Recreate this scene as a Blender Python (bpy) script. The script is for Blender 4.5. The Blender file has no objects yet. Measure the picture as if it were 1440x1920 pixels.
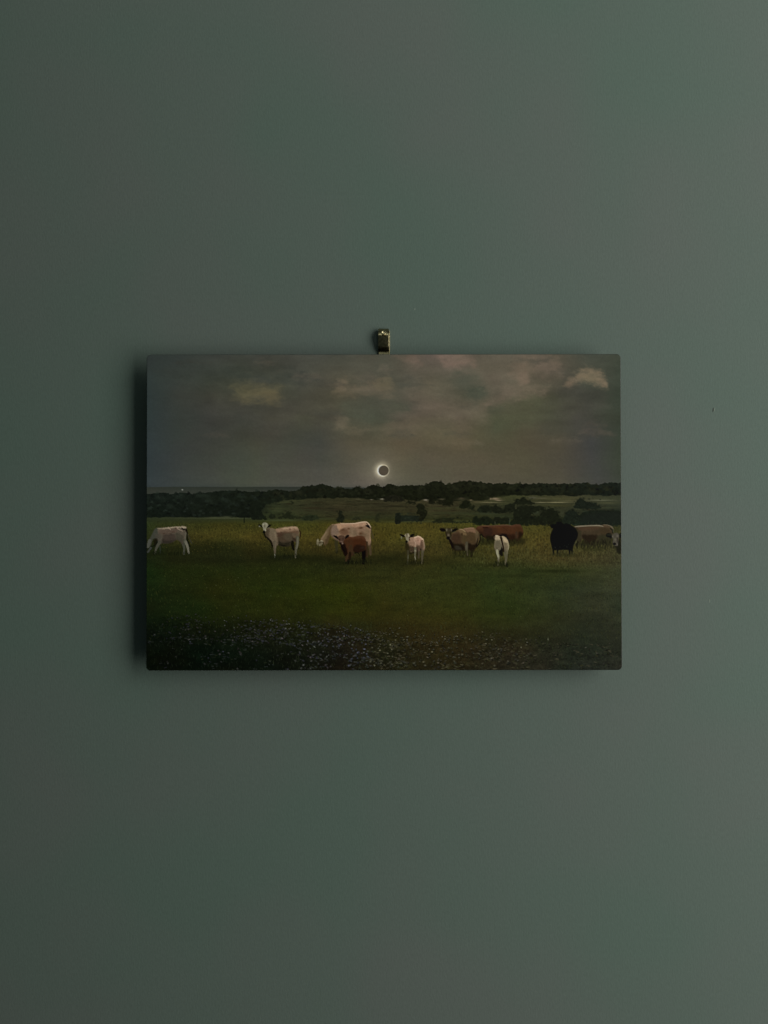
import bpy, bmesh, math
import numpy as np
from mathutils import Vector, Matrix

# ---------------------------------------------------------------- camera, light, exposure
scene = bpy.context.scene
MM = 0.001
PXM = 0.4572 / 889.0            # metres per picture dot: an 18 x 12 inch print
FACE_Y = -0.0190                # the printed face floats 19 mm off the wall (the wall is y = 0)
DIST = 1442 * PXM               # camera to printed face

cam_data = bpy.data.cameras.new("camera")
cam_data.sensor_fit = 'HORIZONTAL'; cam_data.sensor_width = 36.0
cam_data.lens = 36.0 * 1442 / 1440
cam_data.clip_start = 0.02; cam_data.clip_end = 50
cam = bpy.data.objects.new("camera", cam_data)
scene.collection.objects.link(cam)
PITCH = math.radians(0.63)
cam.location = (0.0003, FACE_Y - DIST * math.cos(PITCH), -DIST * math.sin(PITCH) + 0.0002)
cam.rotation_euler = (math.radians(90) + PITCH, 0, 0)
scene.camera = cam

world = bpy.data.worlds.new("World"); scene.world = world; world.use_nodes = True
bg = world.node_tree.nodes["Background"]
bg.inputs[0].default_value = (0.80, 1.0, 1.02, 1); bg.inputs[1].default_value = 0.040

# the tall window on the right that lights the wall
def soft_light(name, loc, aim, w, h, watts, col):
    d = bpy.data.lights.new(name, 'AREA'); d.shape = 'RECTANGLE'; d.size = w; d.size_y = h; d.energy = watts; d.color = col
    o = bpy.data.objects.new(name, d); scene.collection.objects.link(o)
    o.location = loc; o.rotation_euler = (Vector(aim) - Vector(loc)).to_track_quat('-Z', 'Y').to_euler()
    return o
soft_light("window_light", (1.72, -1.27, 0.16), (0, 0, 0.16), 1.20, 2.8, 57.5, (1.0, 0.985, 0.95))
# daylight bounced off the ceiling
soft_light("ceiling_bounce", (0.05, -0.62, 1.15), (0, 0, 0.45), 1.1, 0.5, 1.5, (0.93, 1.0, 0.97))

vs = scene.view_settings
vs.view_transform = 'Standard'; vs.look = 'None'; vs.exposure = 0.0; vs.gamma = 1.0; vs.use_curve_mapping = False
scene.render.engine = 'CYCLES'

# ---------------------------------------------------------------- helpers
def new_mat(name):
    m = bpy.data.materials.new(name); m.use_nodes = True
    nt = m.node_tree
    return m, nt, nt.nodes["Principled BSDF"]
def link(name, me, parent=None, mat=None):
    o = bpy.data.objects.new(name, me); scene.collection.objects.link(o)
    if mat: o.data.materials.append(mat)
    if parent: o.parent = parent
    return o
def mesh_of(bm, name, smooth=False):
    bmesh.ops.recalc_face_normals(bm, faces=bm.faces)
    me = bpy.data.meshes.new(name); bm.to_mesh(me); bm.free()
    if smooth:
        for p in me.polygons: p.use_smooth = True
    return me
def box(bm, c, d, bevel=0, seg=2):
    g = bmesh.ops.create_cube(bm, size=1)
    bmesh.ops.scale(bm, vec=d, verts=g['verts']); bmesh.ops.translate(bm, vec=c, verts=g['verts'])
    if bevel:
        ed = list({e for v in g['verts'] for e in v.link_edges})
        bmesh.ops.bevel(bm, geom=ed, offset=bevel, segments=seg, affect='EDGES', profile=.5)
def tag(o, label, cat, group=None):
    o["label"] = label; o["category"] = cat
    if group: o["group"] = group
def px(x, y, depth=FACE_Y):
    """a measured spot on the wall or print, in picture dots, to metres"""
    k = (depth - FACE_Y) / DIST + 1
    return Vector(((x - 720) * PXM * k, depth, (960 - y) * PXM * k))

# ---------------------------------------------------------------- the wall
m_wall, nt, p = new_mat("wall_paint")
N = nt.nodes.new; L = nt.links.new
tc = N("ShaderNodeTexCoord")
mp = N("ShaderNodeMapping"); mp.inputs["Scale"].default_value = (1.5, 1.0, 0.62); L(tc.outputs["Object"], mp.inputs[0])
n1 = N("ShaderNodeTexNoise"); n1.inputs["Scale"].default_value = 420; n1.inputs["Detail"].default_value = 3; n1.inputs["Roughness"].default_value = .6; L(mp.outputs[0], n1.inputs[0])
n2 = N("ShaderNodeTexNoise"); n2.inputs["Scale"].default_value = 90; n2.inputs["Detail"].default_value = 2; L(mp.outputs[0], n2.inputs[0])
n3 = N("ShaderNodeTexNoise"); n3.inputs["Scale"].default_value = 4.5; n3.inputs["Detail"].default_value = 2; mp3 = N("ShaderNodeMapping"); mp3.inputs["Location"].default_value = (2.3, 0, 5.1); L(tc.outputs["Object"], mp3.inputs[0]); L(mp3.outputs[0], n3.inputs[0])
add = N("ShaderNodeMath"); add.operation = 'MULTIPLY_ADD'; L(n2.outputs[0], add.inputs[0]); add.inputs[1].default_value = .5; L(n1.outputs[0], add.inputs[2])
bp = N("ShaderNodeBump"); bp.inputs["Strength"].default_value = .22; bp.inputs["Distance"].default_value = .0007
L(add.outputs[0], bp.inputs["Height"]); L(bp.outputs[0], p.inputs["Normal"])
ramp = N("ShaderNodeValToRGB"); L(n3.outputs[0], ramp.inputs[0])
WALL = (0.102, 0.1375, 0.114)
ramp.color_ramp.elements[0].position = .36; ramp.color_ramp.elements[0].color = (WALL[0] * .93, WALL[1] * 1.01, WALL[2] * .98, 1)
ramp.color_ramp.elements[1].position = .64; ramp.color_ramp.elements[1].color = (WALL[0] * 1.07, WALL[1] * .985, WALL[2] * 1.02, 1)
mx = N("ShaderNodeMix"); mx.data_type = 'RGBA'; mx.blend_type = 'MULTIPLY'; mx.inputs[0].default_value = 1
r2 = N("ShaderNodeValToRGB"); L(n1.outputs[0], r2.inputs[0])
r2.color_ramp.elements[0].position = .3; r2.color_ramp.elements[0].color = (.90, .90, .90, 1)
r2.color_ramp.elements[1].position = .7; r2.color_ramp.elements[1].color = (1.0, 1.0, 1.0, 1)
L(ramp.outputs[0], mx.inputs[6]); L(r2.outputs[0], mx.inputs[7]); L(mx.outputs[2], p.inputs["Base Color"])
p.inputs["Roughness"].default_value = .75; p.inputs["Specular IOR Level"].default_value = .25

bm = bmesh.new(); box(bm, (0, .05, 0), (5.0, .10, 3.0))
wall = link("wall", mesh_of(bm, "wall"), None, m_wall); wall["kind"] = "structure"

# a nib of dried paint and two pinprick blemishes on the wall
def nib(x, y, w, h, lean, mat, t=.5):
    c = px(x, y, 0.0)
    bm = bmesh.new(); bmesh.ops.create_uvsphere(bm, u_segments=10, v_segments=6, radius=1)
    bmesh.ops.scale(bm, vec=(w * MM, t * MM, h * MM), verts=bm.verts)
    o = link("paint_nib", mesh_of(bm, "paint_nib", True), wall, mat)
    o.location = c; o.rotation_euler = (0, lean, 0)
    return o
m_chip, nt2, p2 = new_mat("bare_filler"); p2.inputs["Base Color"].default_value = (.05, .065, .05, 1); p2.inputs["Roughness"].default_value = .8
m_nib, nt3, p3 = new_mat("dried_paint"); p3.inputs["Base Color"].default_value = (.15, .19, .15, 1); p3.inputs["Roughness"].default_value = .6
nib(1338.5, 767.5, .55, 2.5, .14, m_chip, .25); nib(1340.6, 767, .5, 2.2, .14, m_nib, .35)
nib(778, 578, .6, 1.0, 0, m_nib, .25); nib(1330, 1126, .45, 2.2, .05, m_nib, .22)

# ---------------------------------------------------------------- the printed picture, painted with numpy
PX0, PX1, PY0, PY1 = 275, 1166, 663, 1256          # units of the picture: 891 x 593 dots
PW, PH = PX1 - PX0 + 1, PY1 - PY0 + 1
rng = np.random.default_rng(7)
YY, XX = np.mgrid[PY0:PY1 + 1, PX0:PX1 + 1].astype(np.float32)

def up(g, h, w):
    """smooth (cosine) upsampling of a small grid to h x w"""
    gy = np.linspace(0, g.shape[0] - 1.001, h); gx = np.linspace(0, g.shape[1] - 1.001, w)
    iy = gy.astype(int); ix = gx.astype(int)
    fy = gy - iy; fx = gx - ix
    fy = (fy * fy * (3 - 2 * fy))[:, None]; fx = (fx * fx * (3 - 2 * fx))[None, :]
    a = g[iy][:, ix]; b = g[iy][:, ix + 1]; c = g[iy + 1][:, ix]; d = g[iy + 1][:, ix + 1]
    return (a * (1 - fx) + b * fx) * (1 - fy) + (c * (1 - fx) + d * fx) * fy

def noise(sx, sy, octaves=1, h=PH, w=PW):
    """fractal value noise, cells of sx by sy dots, range about -1..1"""
    out = np.zeros((h, w)); amp = 1.0; tot = 0
    for o in range(octaves):
        ny = max(2, int(h / sy) + 2); nx = max(2, int(w / sx) + 2)
        out += amp * up(rng.uniform(-1, 1, (ny, nx)), h, w)
        tot += amp; amp *= .55; sx = max(1.0, sx / 2); sy = max(1.0, sy / 2)
    return out / tot

def sm(x, a, b):
    t = np.clip((x - a) / (b - a), 0, 1)
    return t * t * (3 - 2 * t)

def table(rows):
    """rows: [(y, [(x, r, g, b), ...]), ...] -> smooth colour field"""
    ys = [r[0] for r in rows]
    xs = np.arange(PX0, PX1 + 1)
    lines = np.array([[np.interp(xs, [p[0] for p in r[1]], [p[k] for p in r[1]]) for k in (1, 2, 3)] for r in rows])
    yy = np.arange(PY0, PY1 + 1)
    out = np.zeros((PH, PW, 3))
    j = np.clip(np.searchsorted(ys, yy, side='right') - 1, 0, len(ys) - 2)
    t = np.clip((yy - np.array(ys)[j]) / (np.array(ys)[j + 1] - np.array(ys)[j]), 0, 1)
    t = t[:, None]
    for k in range(3):
        out[:, :, k] = lines[j, k] * (1 - t) + lines[j + 1, k] * t
    return out

def spline(p, closed=True, n=5):
    p = np.array(p, float); m = len(p); out = []
    for i in range(m if closed else m - 1):
        g = lambda k: p[k % m] if closed else p[min(max(k, 0), m - 1)]
        a, b, c, d = g(i - 1), g(i), g(i + 1), g(i + 2)
        for t in np.arange(n) / n:
            out.append(.5 * (2 * b + (c - a) * t + (2 * a - 5 * b + 4 * c - d) * t * t + (3 * b - a - 3 * c + d) * t ** 3))
    if not closed: out.append(p[-1])
    return np.array(out)

class Brush:
    def __init__(self, img, ox=0, oy=0, sc=1, gain=1.0, soft=1.0):
        self.soft = soft; self.bodies = None
        self.img, self.ox, self.oy, self.sc, self.gain = img, ox, oy, sc, gain
    def tr(self, p): return np.array(p, float).reshape(-1, 2) / self.sc + (self.ox, self.oy)
    def window(self, p, pad):
        x0 = max(PX0, int(p[:, 0].min() - pad)); x1 = min(PX1, int(p[:, 0].max() + pad) + 1)
        y0 = max(PY0, int(p[:, 1].min() - pad)); y1 = min(PY1, int(p[:, 1].max() + pad) + 1)
        if x1 <= x0 or y1 <= y0: return None
        return slice(y0 - PY0, y1 - PY0 + 1), slice(x0 - PX0, x1 - PX0 + 1)
    def put(self, w, m, col, rough):
        col = np.array(col, float) * self.gain
        if self.bodies is not None: col = col * (col.mean() / 72.0) ** .24      # coats: crisp lights, deep shades
        if rough: col = col[None, None] * (1 + rough * (rng.normal(0, .6, m.shape) + 2.2 * noise(6, 4, 3, *m.shape)))[:, :, None]
        self.img[w] = self.img[w] * (1 - m[:, :, None]) + col * m[:, :, None]
    def poly(self, pts, col, a=1.0, f=.8, smooth=True, rough=0, ragged=0, rs=3):
        p = self.tr(pts)
        f = f * self.soft if a < .97 else f * (1 + (self.soft - 1) * .4)
        if self.bodies is not None and a < .97 and not ragged: ragged, rs, shade = 1.5, 5, .045
        else: shade = 0
        if smooth: p = spline(p)
        w = self.window(p, f + 2 + ragged * 2)
        if w is None: return None
        X, Y = XX[w], YY[w]
        if ragged:
            X = X + ragged * noise(rs, rs, 2, *X.shape); Y = Y + ragged * noise(rs, rs, 2, *Y.shape)
        d2 = np.full(X.shape, 1e9); ins = np.zeros(X.shape, bool)
        q = np.roll(p, -1, 0)
        for (x1, y1), (x2, y2) in zip(p, q):
            ex, ey = x2 - x1, y2 - y1; L = ex * ex + ey * ey
            if L < 1e-12: continue
            t = np.clip(((X - x1) * ex + (Y - y1) * ey) / L, 0, 1)
            d2 = np.minimum(d2, (X - x1 - t * ex) ** 2 + (Y - y1 - t * ey) ** 2)
            if ey != 0:
                ins ^= ((y1 > Y) != (y2 > Y)) & (X < ex * (Y - y1) / ey + x1)
        d = np.sqrt(d2) * np.where(ins, 1, -1)
        m = a * np.clip(d / (2 * f) + .5, 0, 1)
        self.put(w, m, col, rough or shade)
        if rough and self.bodies is not None:          # roundness and coat texture of an animal's body
            gy, gx_ = np.gradient(d)
            e = (1 - sm(d, 0, 9)) * np.clip(d + .5, 0, 1)
            self.img[w] *= (1 + np.clip(.30 * e * gy - .08 * e * gx_, -.34, .2))[:, :, None]
        return w, m
    def cloud(self, pts, col, a, f=9, sx=20, sy=11):
        p = spline(np.array(pts, float)); w = self.window(p, f * 2.5)
        X, Y = XX[w], YY[w]; d2 = np.full(X.shape, 1e9); ins = np.zeros(X.shape, bool)
        for (x1, y1), (x2, y2) in zip(p, np.roll(p, -1, 0)):
            ex, ey = x2 - x1, y2 - y1; L = ex * ex + ey * ey
            if L < 1e-12: continue
            t = np.clip(((X - x1) * ex + (Y - y1) * ey) / L, 0, 1)
            d2 = np.minimum(d2, (X - x1 - t * ex) ** 2 + (Y - y1 - t * ey) ** 2)
            if ey != 0: ins ^= ((y1 > Y) != (y2 > Y)) & (X < ex * (Y - y1) / ey + x1)
        d = np.sqrt(d2) * np.where(ins, 1, -1)
        n = noise(sx, sy, 4, *X.shape)
        m = a * sm(d / f + 1.5 * n, -1.1, 1.3) * np.clip(.85 + .5 * noise(sx * .8, sy * .8, 3, *X.shape), 0, 1.1)
        self.put(w, np.clip(m, 0, 1), col, 0)
    def stroke(self, pts, wd, col, a=1.0, f=.5, smooth=True):
        p = self.tr(pts)
        n = len(p); wd = np.broadcast_to(np.array(wd, float), (n,)) if np.ndim(wd) == 0 else np.interp(np.linspace(0, 1, n), np.linspace(0, 1, len(wd)), wd)
        if smooth and n > 2:
            p2 = spline(p, False, 5); wd = np.interp(np.linspace(0, 1, len(p2)), np.linspace(0, 1, n), wd); p = p2
        wd = wd / self.sc / 2
        w = self.window(p, wd.max() + f + 2)
        if w is None: return
        X, Y = XX[w], YY[w]; m = np.zeros(X.shape)
        for i in range(len(p) - 1):
            (x1, y1), (x2, y2) = p[i], p[i + 1]
            ex, ey = x2 - x1, y2 - y1; L = max(ex * ex + ey * ey, 1e-9)
            t = np.clip(((X - x1) * ex + (Y - y1) * ey) / L, 0, 1)
            d = np.sqrt((X - x1 - t * ex) ** 2 + (Y - y1 - t * ey) ** 2) - (wd[i] * (1 - t) + wd[i + 1] * t)
            m = np.maximum(m, np.clip(.5 - d / (2 * f), 0, 1))
        self.put(w, m * a, col, 0)
    def blob(self, cx, cy, rx, ry, col, a=1.0, rot=0, hard=0):
        c = self.tr([(cx, cy)])[0]; rx, ry = rx / self.sc, ry / self.sc
        p = np.array([c - 2.2 * max(rx, ry), c + 2.2 * max(rx, ry)])
        w = self.window(p, 1)
        if w is None: return
        X, Y = XX[w] - c[0], YY[w] - c[1]
        cs, sn = np.cos(rot), np.sin(rot)
        r = np.sqrt(((X * cs + Y * sn) / rx) ** 2 + ((-X * sn + Y * cs) / ry) ** 2)
        m = np.exp(-r ** 2 * 1.6) if not hard else np.clip((1 - r) * hard + .5, 0, 1)
        self.put(w, m * a, col, 0)

def paint():
    img = table([
        (663, [(275, 47, 53, 48), (340, 50, 55, 49), (430, 56, 58, 50), (560, 68, 67, 58), (640, 68, 67, 58), (720, 74, 72, 60), (780, 88, 80, 67), (850, 96, 84, 71), (920, 90, 84, 69), (980, 96, 88, 73), (1050, 84, 79, 65), (1110, 66, 69, 57), (1166, 58, 63, 51)]),
        (705, [(275, 46, 53, 50), (340, 54, 58, 50), (430, 62, 63, 52), (560, 68, 68, 57), (640, 76, 74, 59), (720, 78, 76, 62), (780, 86, 80, 66), (850, 88, 83, 68), (920, 92, 85, 69), (980, 94, 87, 71), (1050, 80, 75, 61), (1110, 70, 69, 57), (1166, 58, 63, 51)]),
        (740, [(275, 46, 53, 51), (340, 55, 57, 50), (430, 63, 62, 51), (560, 68, 67, 55), (640, 80, 76, 60), (720, 78, 77, 62), (800, 92, 85, 69), (870, 80, 79, 62), (950, 88, 82, 66), (1030, 76, 74, 57), (1090, 64, 64, 54), (1166, 56, 61, 49)]),
        (780, [(275, 46, 53, 51), (340, 52, 55, 50), (460, 62, 61, 52), (560, 67, 65, 53), (620, 71, 67, 55), (700, 72, 73, 58), (780, 88, 80, 65), (860, 92, 83, 68), (930, 78, 77, 57), (1000, 74, 73, 55), (1080, 66, 64, 55), (1166, 56, 61, 48)]),
        (830, [(275, 46, 53, 52), (340, 53, 56, 51), (480, 65, 65, 52), (600, 62, 63, 55), (660, 80, 74, 58), (760, 84, 76, 58), (850, 85, 77, 58), (950, 78, 74, 55), (1050, 74, 68, 54), (1110, 62, 62, 57), (1166, 55, 60, 48)]),
        (905, [(275, 49, 56, 55), (340, 57, 61, 55), (480, 71, 73, 60), (600, 77, 75, 65), (700, 90, 85, 70), (760, 84, 80, 64), (850, 81, 77, 61), (950, 81, 75, 59), (1050, 77, 73, 57), (1120, 67, 67, 60), (1166, 58, 63, 51)]),
        (935, [(275, 49, 56, 55), (1166, 58, 63, 51)])])
    sky = Brush(img)
    # clouds: ragged soft patches, lit tops and shaded undersides
    def cloud(pts, col, a, f=5, r=6, rs=22): sky.cloud(pts, col, a, f + 2, rs, rs * .55)
    cloud([(300, 690), (420, 684), (560, 694), (600, 716), (500, 712), (400, 716), (310, 704)], (52, 55, 48), .55, 9)
    cloud([(440, 718), (470, 716), (520, 720), (524, 738), (520, 752), (470, 752), (440, 744)], (92, 85, 62), .75, 8)
    cloud([(445, 728), (500, 724), (518, 736), (510, 750), (460, 750)], (96, 88, 64), .45, 4, 4, 10)
    cloud([(470, 708), (520, 708), (540, 716), (480, 718)], (58, 60, 54), .5, 4)
    cloud([(480, 775), (540, 778), (640, 788), (640, 800), (540, 796)], (74, 73, 58), .5, 7)
    cloud([(622, 738), (634, 712), (650, 708), (656, 724), (682, 724), (700, 712), (722, 704), (740, 712), (742, 728), (735, 742), (700, 742), (660, 744)], (100, 91, 71), .8, 5, 5, 16)
    cloud([(700, 716), (722, 707), (736, 714), (734, 726), (708, 728)], (106, 97, 74), .6, 4, 4, 12)
    cloud([(634, 716), (646, 710), (652, 722), (650, 732), (638, 730)], (106, 96, 76), .6, 4, 3, 10)
    cloud([(640, 752), (700, 748), (770, 758), (760, 782), (700, 792), (650, 780)], (73, 74, 59), .6, 8)
    cloud([(625, 790), (640, 782), (660, 792), (700, 800), (760, 784), (800, 778), (850, 784), (880, 798), (860, 818), (800, 812), (740, 812), (680, 812), (640, 806)], (96, 87, 69), .62, 6, 6, 18)
    cloud([(628, 784), (640, 780), (652, 788), (648, 800), (634, 800)], (100, 91, 73), .6, 4, 3)
    cloud([(770, 815), (840, 806), (890, 826), (870, 842), (800, 832)], (95, 85, 66), .5, 6)
    cloud([(760, 720), (830, 716), (900, 750), (930, 772), (900, 790), (820, 780), (770, 752)], (97, 89, 72), .5, 9)
    cloud([(740, 664), (790, 664), (784, 682), (756, 680)], (108, 91, 76), .6, 6)
    cloud([(824, 664), (884, 664), (888, 684), (862, 694), (836, 686)], (114, 97, 81), .8, 6)
    cloud([(852, 692), (884, 696), (908, 722), (916, 744), (888, 748), (860, 730)], (77, 77, 62), .75, 6)
    cloud([(880, 728), (904, 726), (916, 736), (900, 748), (880, 746)], (68, 71, 57), .7, 3, 3, 8)
    cloud([(955, 700), (965, 676), (975, 664), (1000, 664), (1050, 672), (1055, 700), (1040, 712), (1000, 706), (985, 718), (962, 708)], (106, 94, 77), .75, 5, 5, 14)
    cloud([(970, 706), (982, 680), (993, 690), (992, 714), (984, 720)], (116, 100, 82), .6, 4, 3)
    cloud([(1000, 700), (1040, 692), (1052, 704), (1050, 716), (1000, 716)], (80, 75, 60), .55, 4)
    cloud([(940, 740), (946, 724), (990, 722), (1030, 726), (1020, 742), (990, 748), (950, 752), (920, 762), (900, 758)], (103, 93, 75), .7, 4, 4, 14)
    cloud([(950, 752), (980, 746), (1040, 742), (1060, 760), (1000, 800), (930, 806), (922, 770)], (76, 77, 57), .7, 6)
    cloud([(918, 764), (940, 758), (945, 768), (925, 774)], (70, 72, 55), .6, 4)
    cloud([(1062, 722), (1072, 708), (1090, 692), (1108, 685), (1124, 692), (1138, 706), (1142, 722), (1139, 730), (1120, 722), (1096, 716), (1078, 722)], (108, 95, 75), .85, 3.5, 3, 10)
    cloud([(1084, 706), (1108, 692), (1128, 702), (1136, 718), (1110, 714)], (116, 101, 79), .6, 3.5, 3)
    cloud([(1062, 716), (1074, 710), (1076, 722), (1066, 724)], (104, 91, 72), .6, 2.5, 2)
    cloud([(1070, 724), (1110, 722), (1142, 734), (1140, 764), (1080, 770), (1040, 756)], (67, 66, 56), .6, 7)
    cloud([(1030, 740), (1070, 730), (1090, 760), (1050, 790), (1020, 770)], (70, 70, 55), .4, 9)
    for _ in range(44):
        x = rng.uniform(340, 1130); y = rng.uniform(672, 835); wd = rng.uniform(14, 38); ht = rng.uniform(4, 10)
        if rng.uniform() > np.interp(x, [340, 560, 700, 1130], [.25, .6, 1, .8]): continue
        lift = np.interp(x, [340, 600, 900, 1130], [.72, .92, 1, .82]); lit = rng.uniform() < .55
        sky.cloud([(x - wd, y), (x - wd * .4, y - ht), (x + wd * .4, y - ht * .8), (x + wd, y), (x + wd * .3, y + ht * .6), (x - wd * .5, y + ht * .5)], np.array((108, 97, 80) if lit else (70, 70, 59)) * lift, rng.uniform(.2, .45), 5, 13, 7)
    hi = sm(YY, 850, 760) * sm(XX, 290, 420)
    s = noise(120, 26, 4) * .045 + noise(38, 10, 3) * .028 + noise(4, 4, 2) * .012 + hi * (noise(46, 20, 4) * .09 - .06 * np.abs(noise(60, 26, 3)) + .015)
    img *= (1 + s)[:, :, None]
    # fine streaks of the printed sky
    img *= (1 + .006 * rng.normal(0, 1, (PH, PW)))[:, :, None]
    # the eclipsed sun: wide glow, narrow glow, ring, dark disc
    R = np.hypot(XX - 719.8, YY - 881.7)
    th = np.arctan2(YY - 881.7, XX - 719.8)
    glow = 15 * np.exp(-(R / 36) ** 2) * (1 + .3 * np.cos(th - 3.3)) + 50 * np.exp(-((R - 9) / 7.5) ** 2) * (1 + .75 * np.cos(th - 3.3))
    ring = np.exp(-((R - 10.3) / (1.4 + .5 * np.cos(th - 3.0))) ** 2) * (42 + 12 * np.cos(th - 2.6) + 6 * np.sin(5 * th))
    m = sm(R, 10.2, 8.6)
    g = glow * (1 - m) + ring
    img += g[:, :, None] * np.array([1.0, .95, .80])
    img[:] = img * (1 - m[:, :, None] * .9) + (np.array([74, 66, 52]) * .9 * m[:, :, None]) + 0
    img += (ring * m)[:, :, None] * np.array([1.0, .95, .80]) * .35

    img *= np.array([1.0, 1.01, 1.04])
    # ---- land: base colours
    land = table([
        (905, [(275, 23, 29, 24), (520, 25, 28, 20), (720, 27, 28, 18), (950, 28, 29, 19), (1166, 27, 31, 24)]),
        (934, [(275, 23, 28, 23), (480, 22, 27, 20), (530, 40, 42, 27), (640, 48, 47, 30), (720, 48, 46, 30), (850, 50, 48, 31), (950, 56, 57, 35), (1060, 62, 61, 40), (1166, 54, 58, 42)]),
        (955, [(275, 21, 26, 20), (480, 22, 26, 19), (510, 45, 49, 31), (640, 48, 45, 29), (720, 48, 45, 29), (850, 51, 49, 31), (950, 44, 48, 31), (1060, 46, 48, 33), (1166, 38, 43, 33)]),
        (972, [(275, 40, 46, 28), (480, 42, 47, 27), (640, 45, 46, 26), (850, 46, 49, 27), (1000, 38, 43, 24), (1166, 36, 42, 29)]),
        (982, [(275, 38, 44, 22), (400, 53, 53, 22), (560, 57, 56, 22), (720, 61, 58, 23), (900, 61, 59, 25), (1040, 61, 59, 26), (1166, 51, 52, 31)]),
        (1005, [(275, 36, 40, 19), (400, 57, 52, 21), (560, 63, 57, 22), (720, 64, 58, 22), (900, 61, 57, 24), (1040, 61, 57, 26), (1166, 57, 55, 32)]),
        (1028, [(275, 26, 33, 15), (400, 35, 37, 16), (560, 47, 44, 18), (720, 54, 48, 20), (900, 56, 51, 23), (1040, 60, 56, 27), (1166, 56, 55, 34)]),
        (1048, [(275, 24, 31, 14), (400, 29, 31, 14), (560, 33, 34, 14), (720, 41, 39, 17), (900, 50, 49, 22), (1040, 60, 54, 28), (1166, 54, 53, 34)]),
        (1070, [(275, 23, 34, 13), (400, 29, 35, 12), (560, 35, 39, 13), (720, 42, 43, 18), (900, 42, 47, 21), (1040, 45, 51, 25), (1166, 50, 54, 35)]),
        (1110, [(275, 20, 30, 13), (400, 30, 34, 11), (560, 34, 39, 10), (640, 37, 43, 10), (720, 44, 43, 15), (830, 45, 48, 19), (960, 42, 50, 22), (1090, 43, 47, 31), (1166, 47, 51, 36)]),
        (1150, [(275, 17, 25, 11), (400, 25, 32, 10), (560, 34, 36, 11), (640, 40, 42, 12), (720, 44, 41, 14), (830, 47, 46, 17), (960, 40, 47, 19), (1090, 42, 46, 30), (1166, 44, 48, 34)]),
        (1190, [(275, 12, 17, 10), (400, 15, 21, 10), (560, 26, 28, 13), (640, 32, 29, 18), (720, 36, 33, 15), (830, 42, 36, 17), (960, 36, 36, 19), (1090, 36, 39, 27), (1166, 38, 41, 30)]),
        (1225, [(275, 9, 14, 7), (400, 10, 17, 9), (560, 17, 22, 13), (640, 27, 24, 17), (720, 31, 30, 17), (830, 38, 33, 17), (960, 36, 32, 22), (1090, 34, 37, 28), (1166, 36, 39, 30)]),
        (1256, [(275, 8, 12, 6), (400, 9, 14, 7), (560, 14, 19, 11), (640, 24, 22, 14), (720, 29, 28, 15), (830, 36, 31, 16), (960, 34, 31, 22), (1090, 31, 35, 28), (1166, 33, 36, 29)])])
    # far ridge
    b = Brush(img)
    b.poly([(270, 912.5), (340, 911.6), (420, 912), (520, 912), (580, 912), (690, 914), (690, 930), (270, 930)], (45, 49, 42), 1, .8, False, 0, .4, 6)
    b.poly([(270, 917), (560, 917), (560, 930), (270, 930)], (52, 55, 47), .55, 2.5, False)
    b.blob(341.7, 917.3, 1.9, 1.6, (170, 170, 158), .7, 0)
    # skyline of the trees
    sky_x = [275, 300, 320, 345, 360, 375, 395, 410, 425, 435, 446, 460, 500, 510, 523, 533, 548, 560, 567, 575, 580, 585, 592, 600, 605, 612, 620, 626, 634, 645, 655, 662, 668, 675, 682, 688, 694, 700, 707, 714, 722, 728, 738, 743, 760, 780, 797, 805, 812, 820, 829, 835, 850, 862, 875, 886, 895, 903, 908, 916, 925, 938, 955, 963, 970, 980, 1000, 1030, 1052, 1068, 1085, 1096, 1106, 1125, 1135, 1150, 1166]
    sky_y = [924, 923, 924.4, 923, 924, 923, 922, 919.6, 919, 917.4, 917.6, 920, 919.8, 918, 916, 919, 920, 918, 912, 910, 911, 908.6, 910, 907, 906, 909.4, 909, 914, 913, 914.5, 915, 915, 912, 912, 914.5, 912.5, 910, 908, 908, 911.5, 912, 907, 907.4, 911, 909.5, 909, 910, 905.5, 903, 902, 903, 907.5, 905, 902, 900.2, 900.6, 904, 903, 905, 905.4, 906.6, 905, 905, 908, 906, 906, 906, 906, 906.6, 907, 905, 904, 906.4, 908, 905, 904, 904.5]
    line = np.interp(XX[0], sky_x, sky_y) + noise(5, 5, 3)[0] * 2.3 + .4
    m = sm(YY - line[None, :], -.7, .9)[:, :, None]
    tree_tex = noise(11, 8, 3)
    land_t = land * (1 + .06 * noise(30, 6, 3) + .05 * noise(2, 2, 1))[:, :, None]
    img[:] = img * (1 - m) + land_t * m
    # clumps of light and dark crowns in the tree belt
    belt_bot = np.interp(XX[0], [275, 484, 490, 500, 524, 530, 590, 640, 700, 760, 830, 900, 925, 960, 1166], [969, 970, 956, 944, 940, 938, 935, 933, 936, 938, 939, 939, 934, 929, 929.5]) + noise(8, 8, 2)[0] * 2
    tm = m[:, :, 0] * sm(belt_bot[None, :] - YY, -.8, 1.4)
    tcol = table([(900, [(275, 24, 30, 25), (500, 24, 28, 21), (720, 25, 27, 17), (950, 27, 29, 19), (1166, 27, 32, 25)]),
                  (925, [(275, 22, 28, 23), (500, 22, 26, 18), (720, 21, 23, 13), (950, 23, 25, 15), (1166, 23, 28, 22)]),
                  (972, [(275, 17, 22, 16), (500, 17, 21, 15), (720, 22, 24, 14), (950, 25, 27, 16), (1166, 22, 26, 20)])])
    tcol *= (1 + .20 * tree_tex + .14 * noise(4, 3, 2) + .05 * rng.normal(0, 1, (PH, PW)))[:, :, None]
    img[:] = img * (1 - tm[:, :, None]) + tcol * tm[:, :, None]
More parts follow.
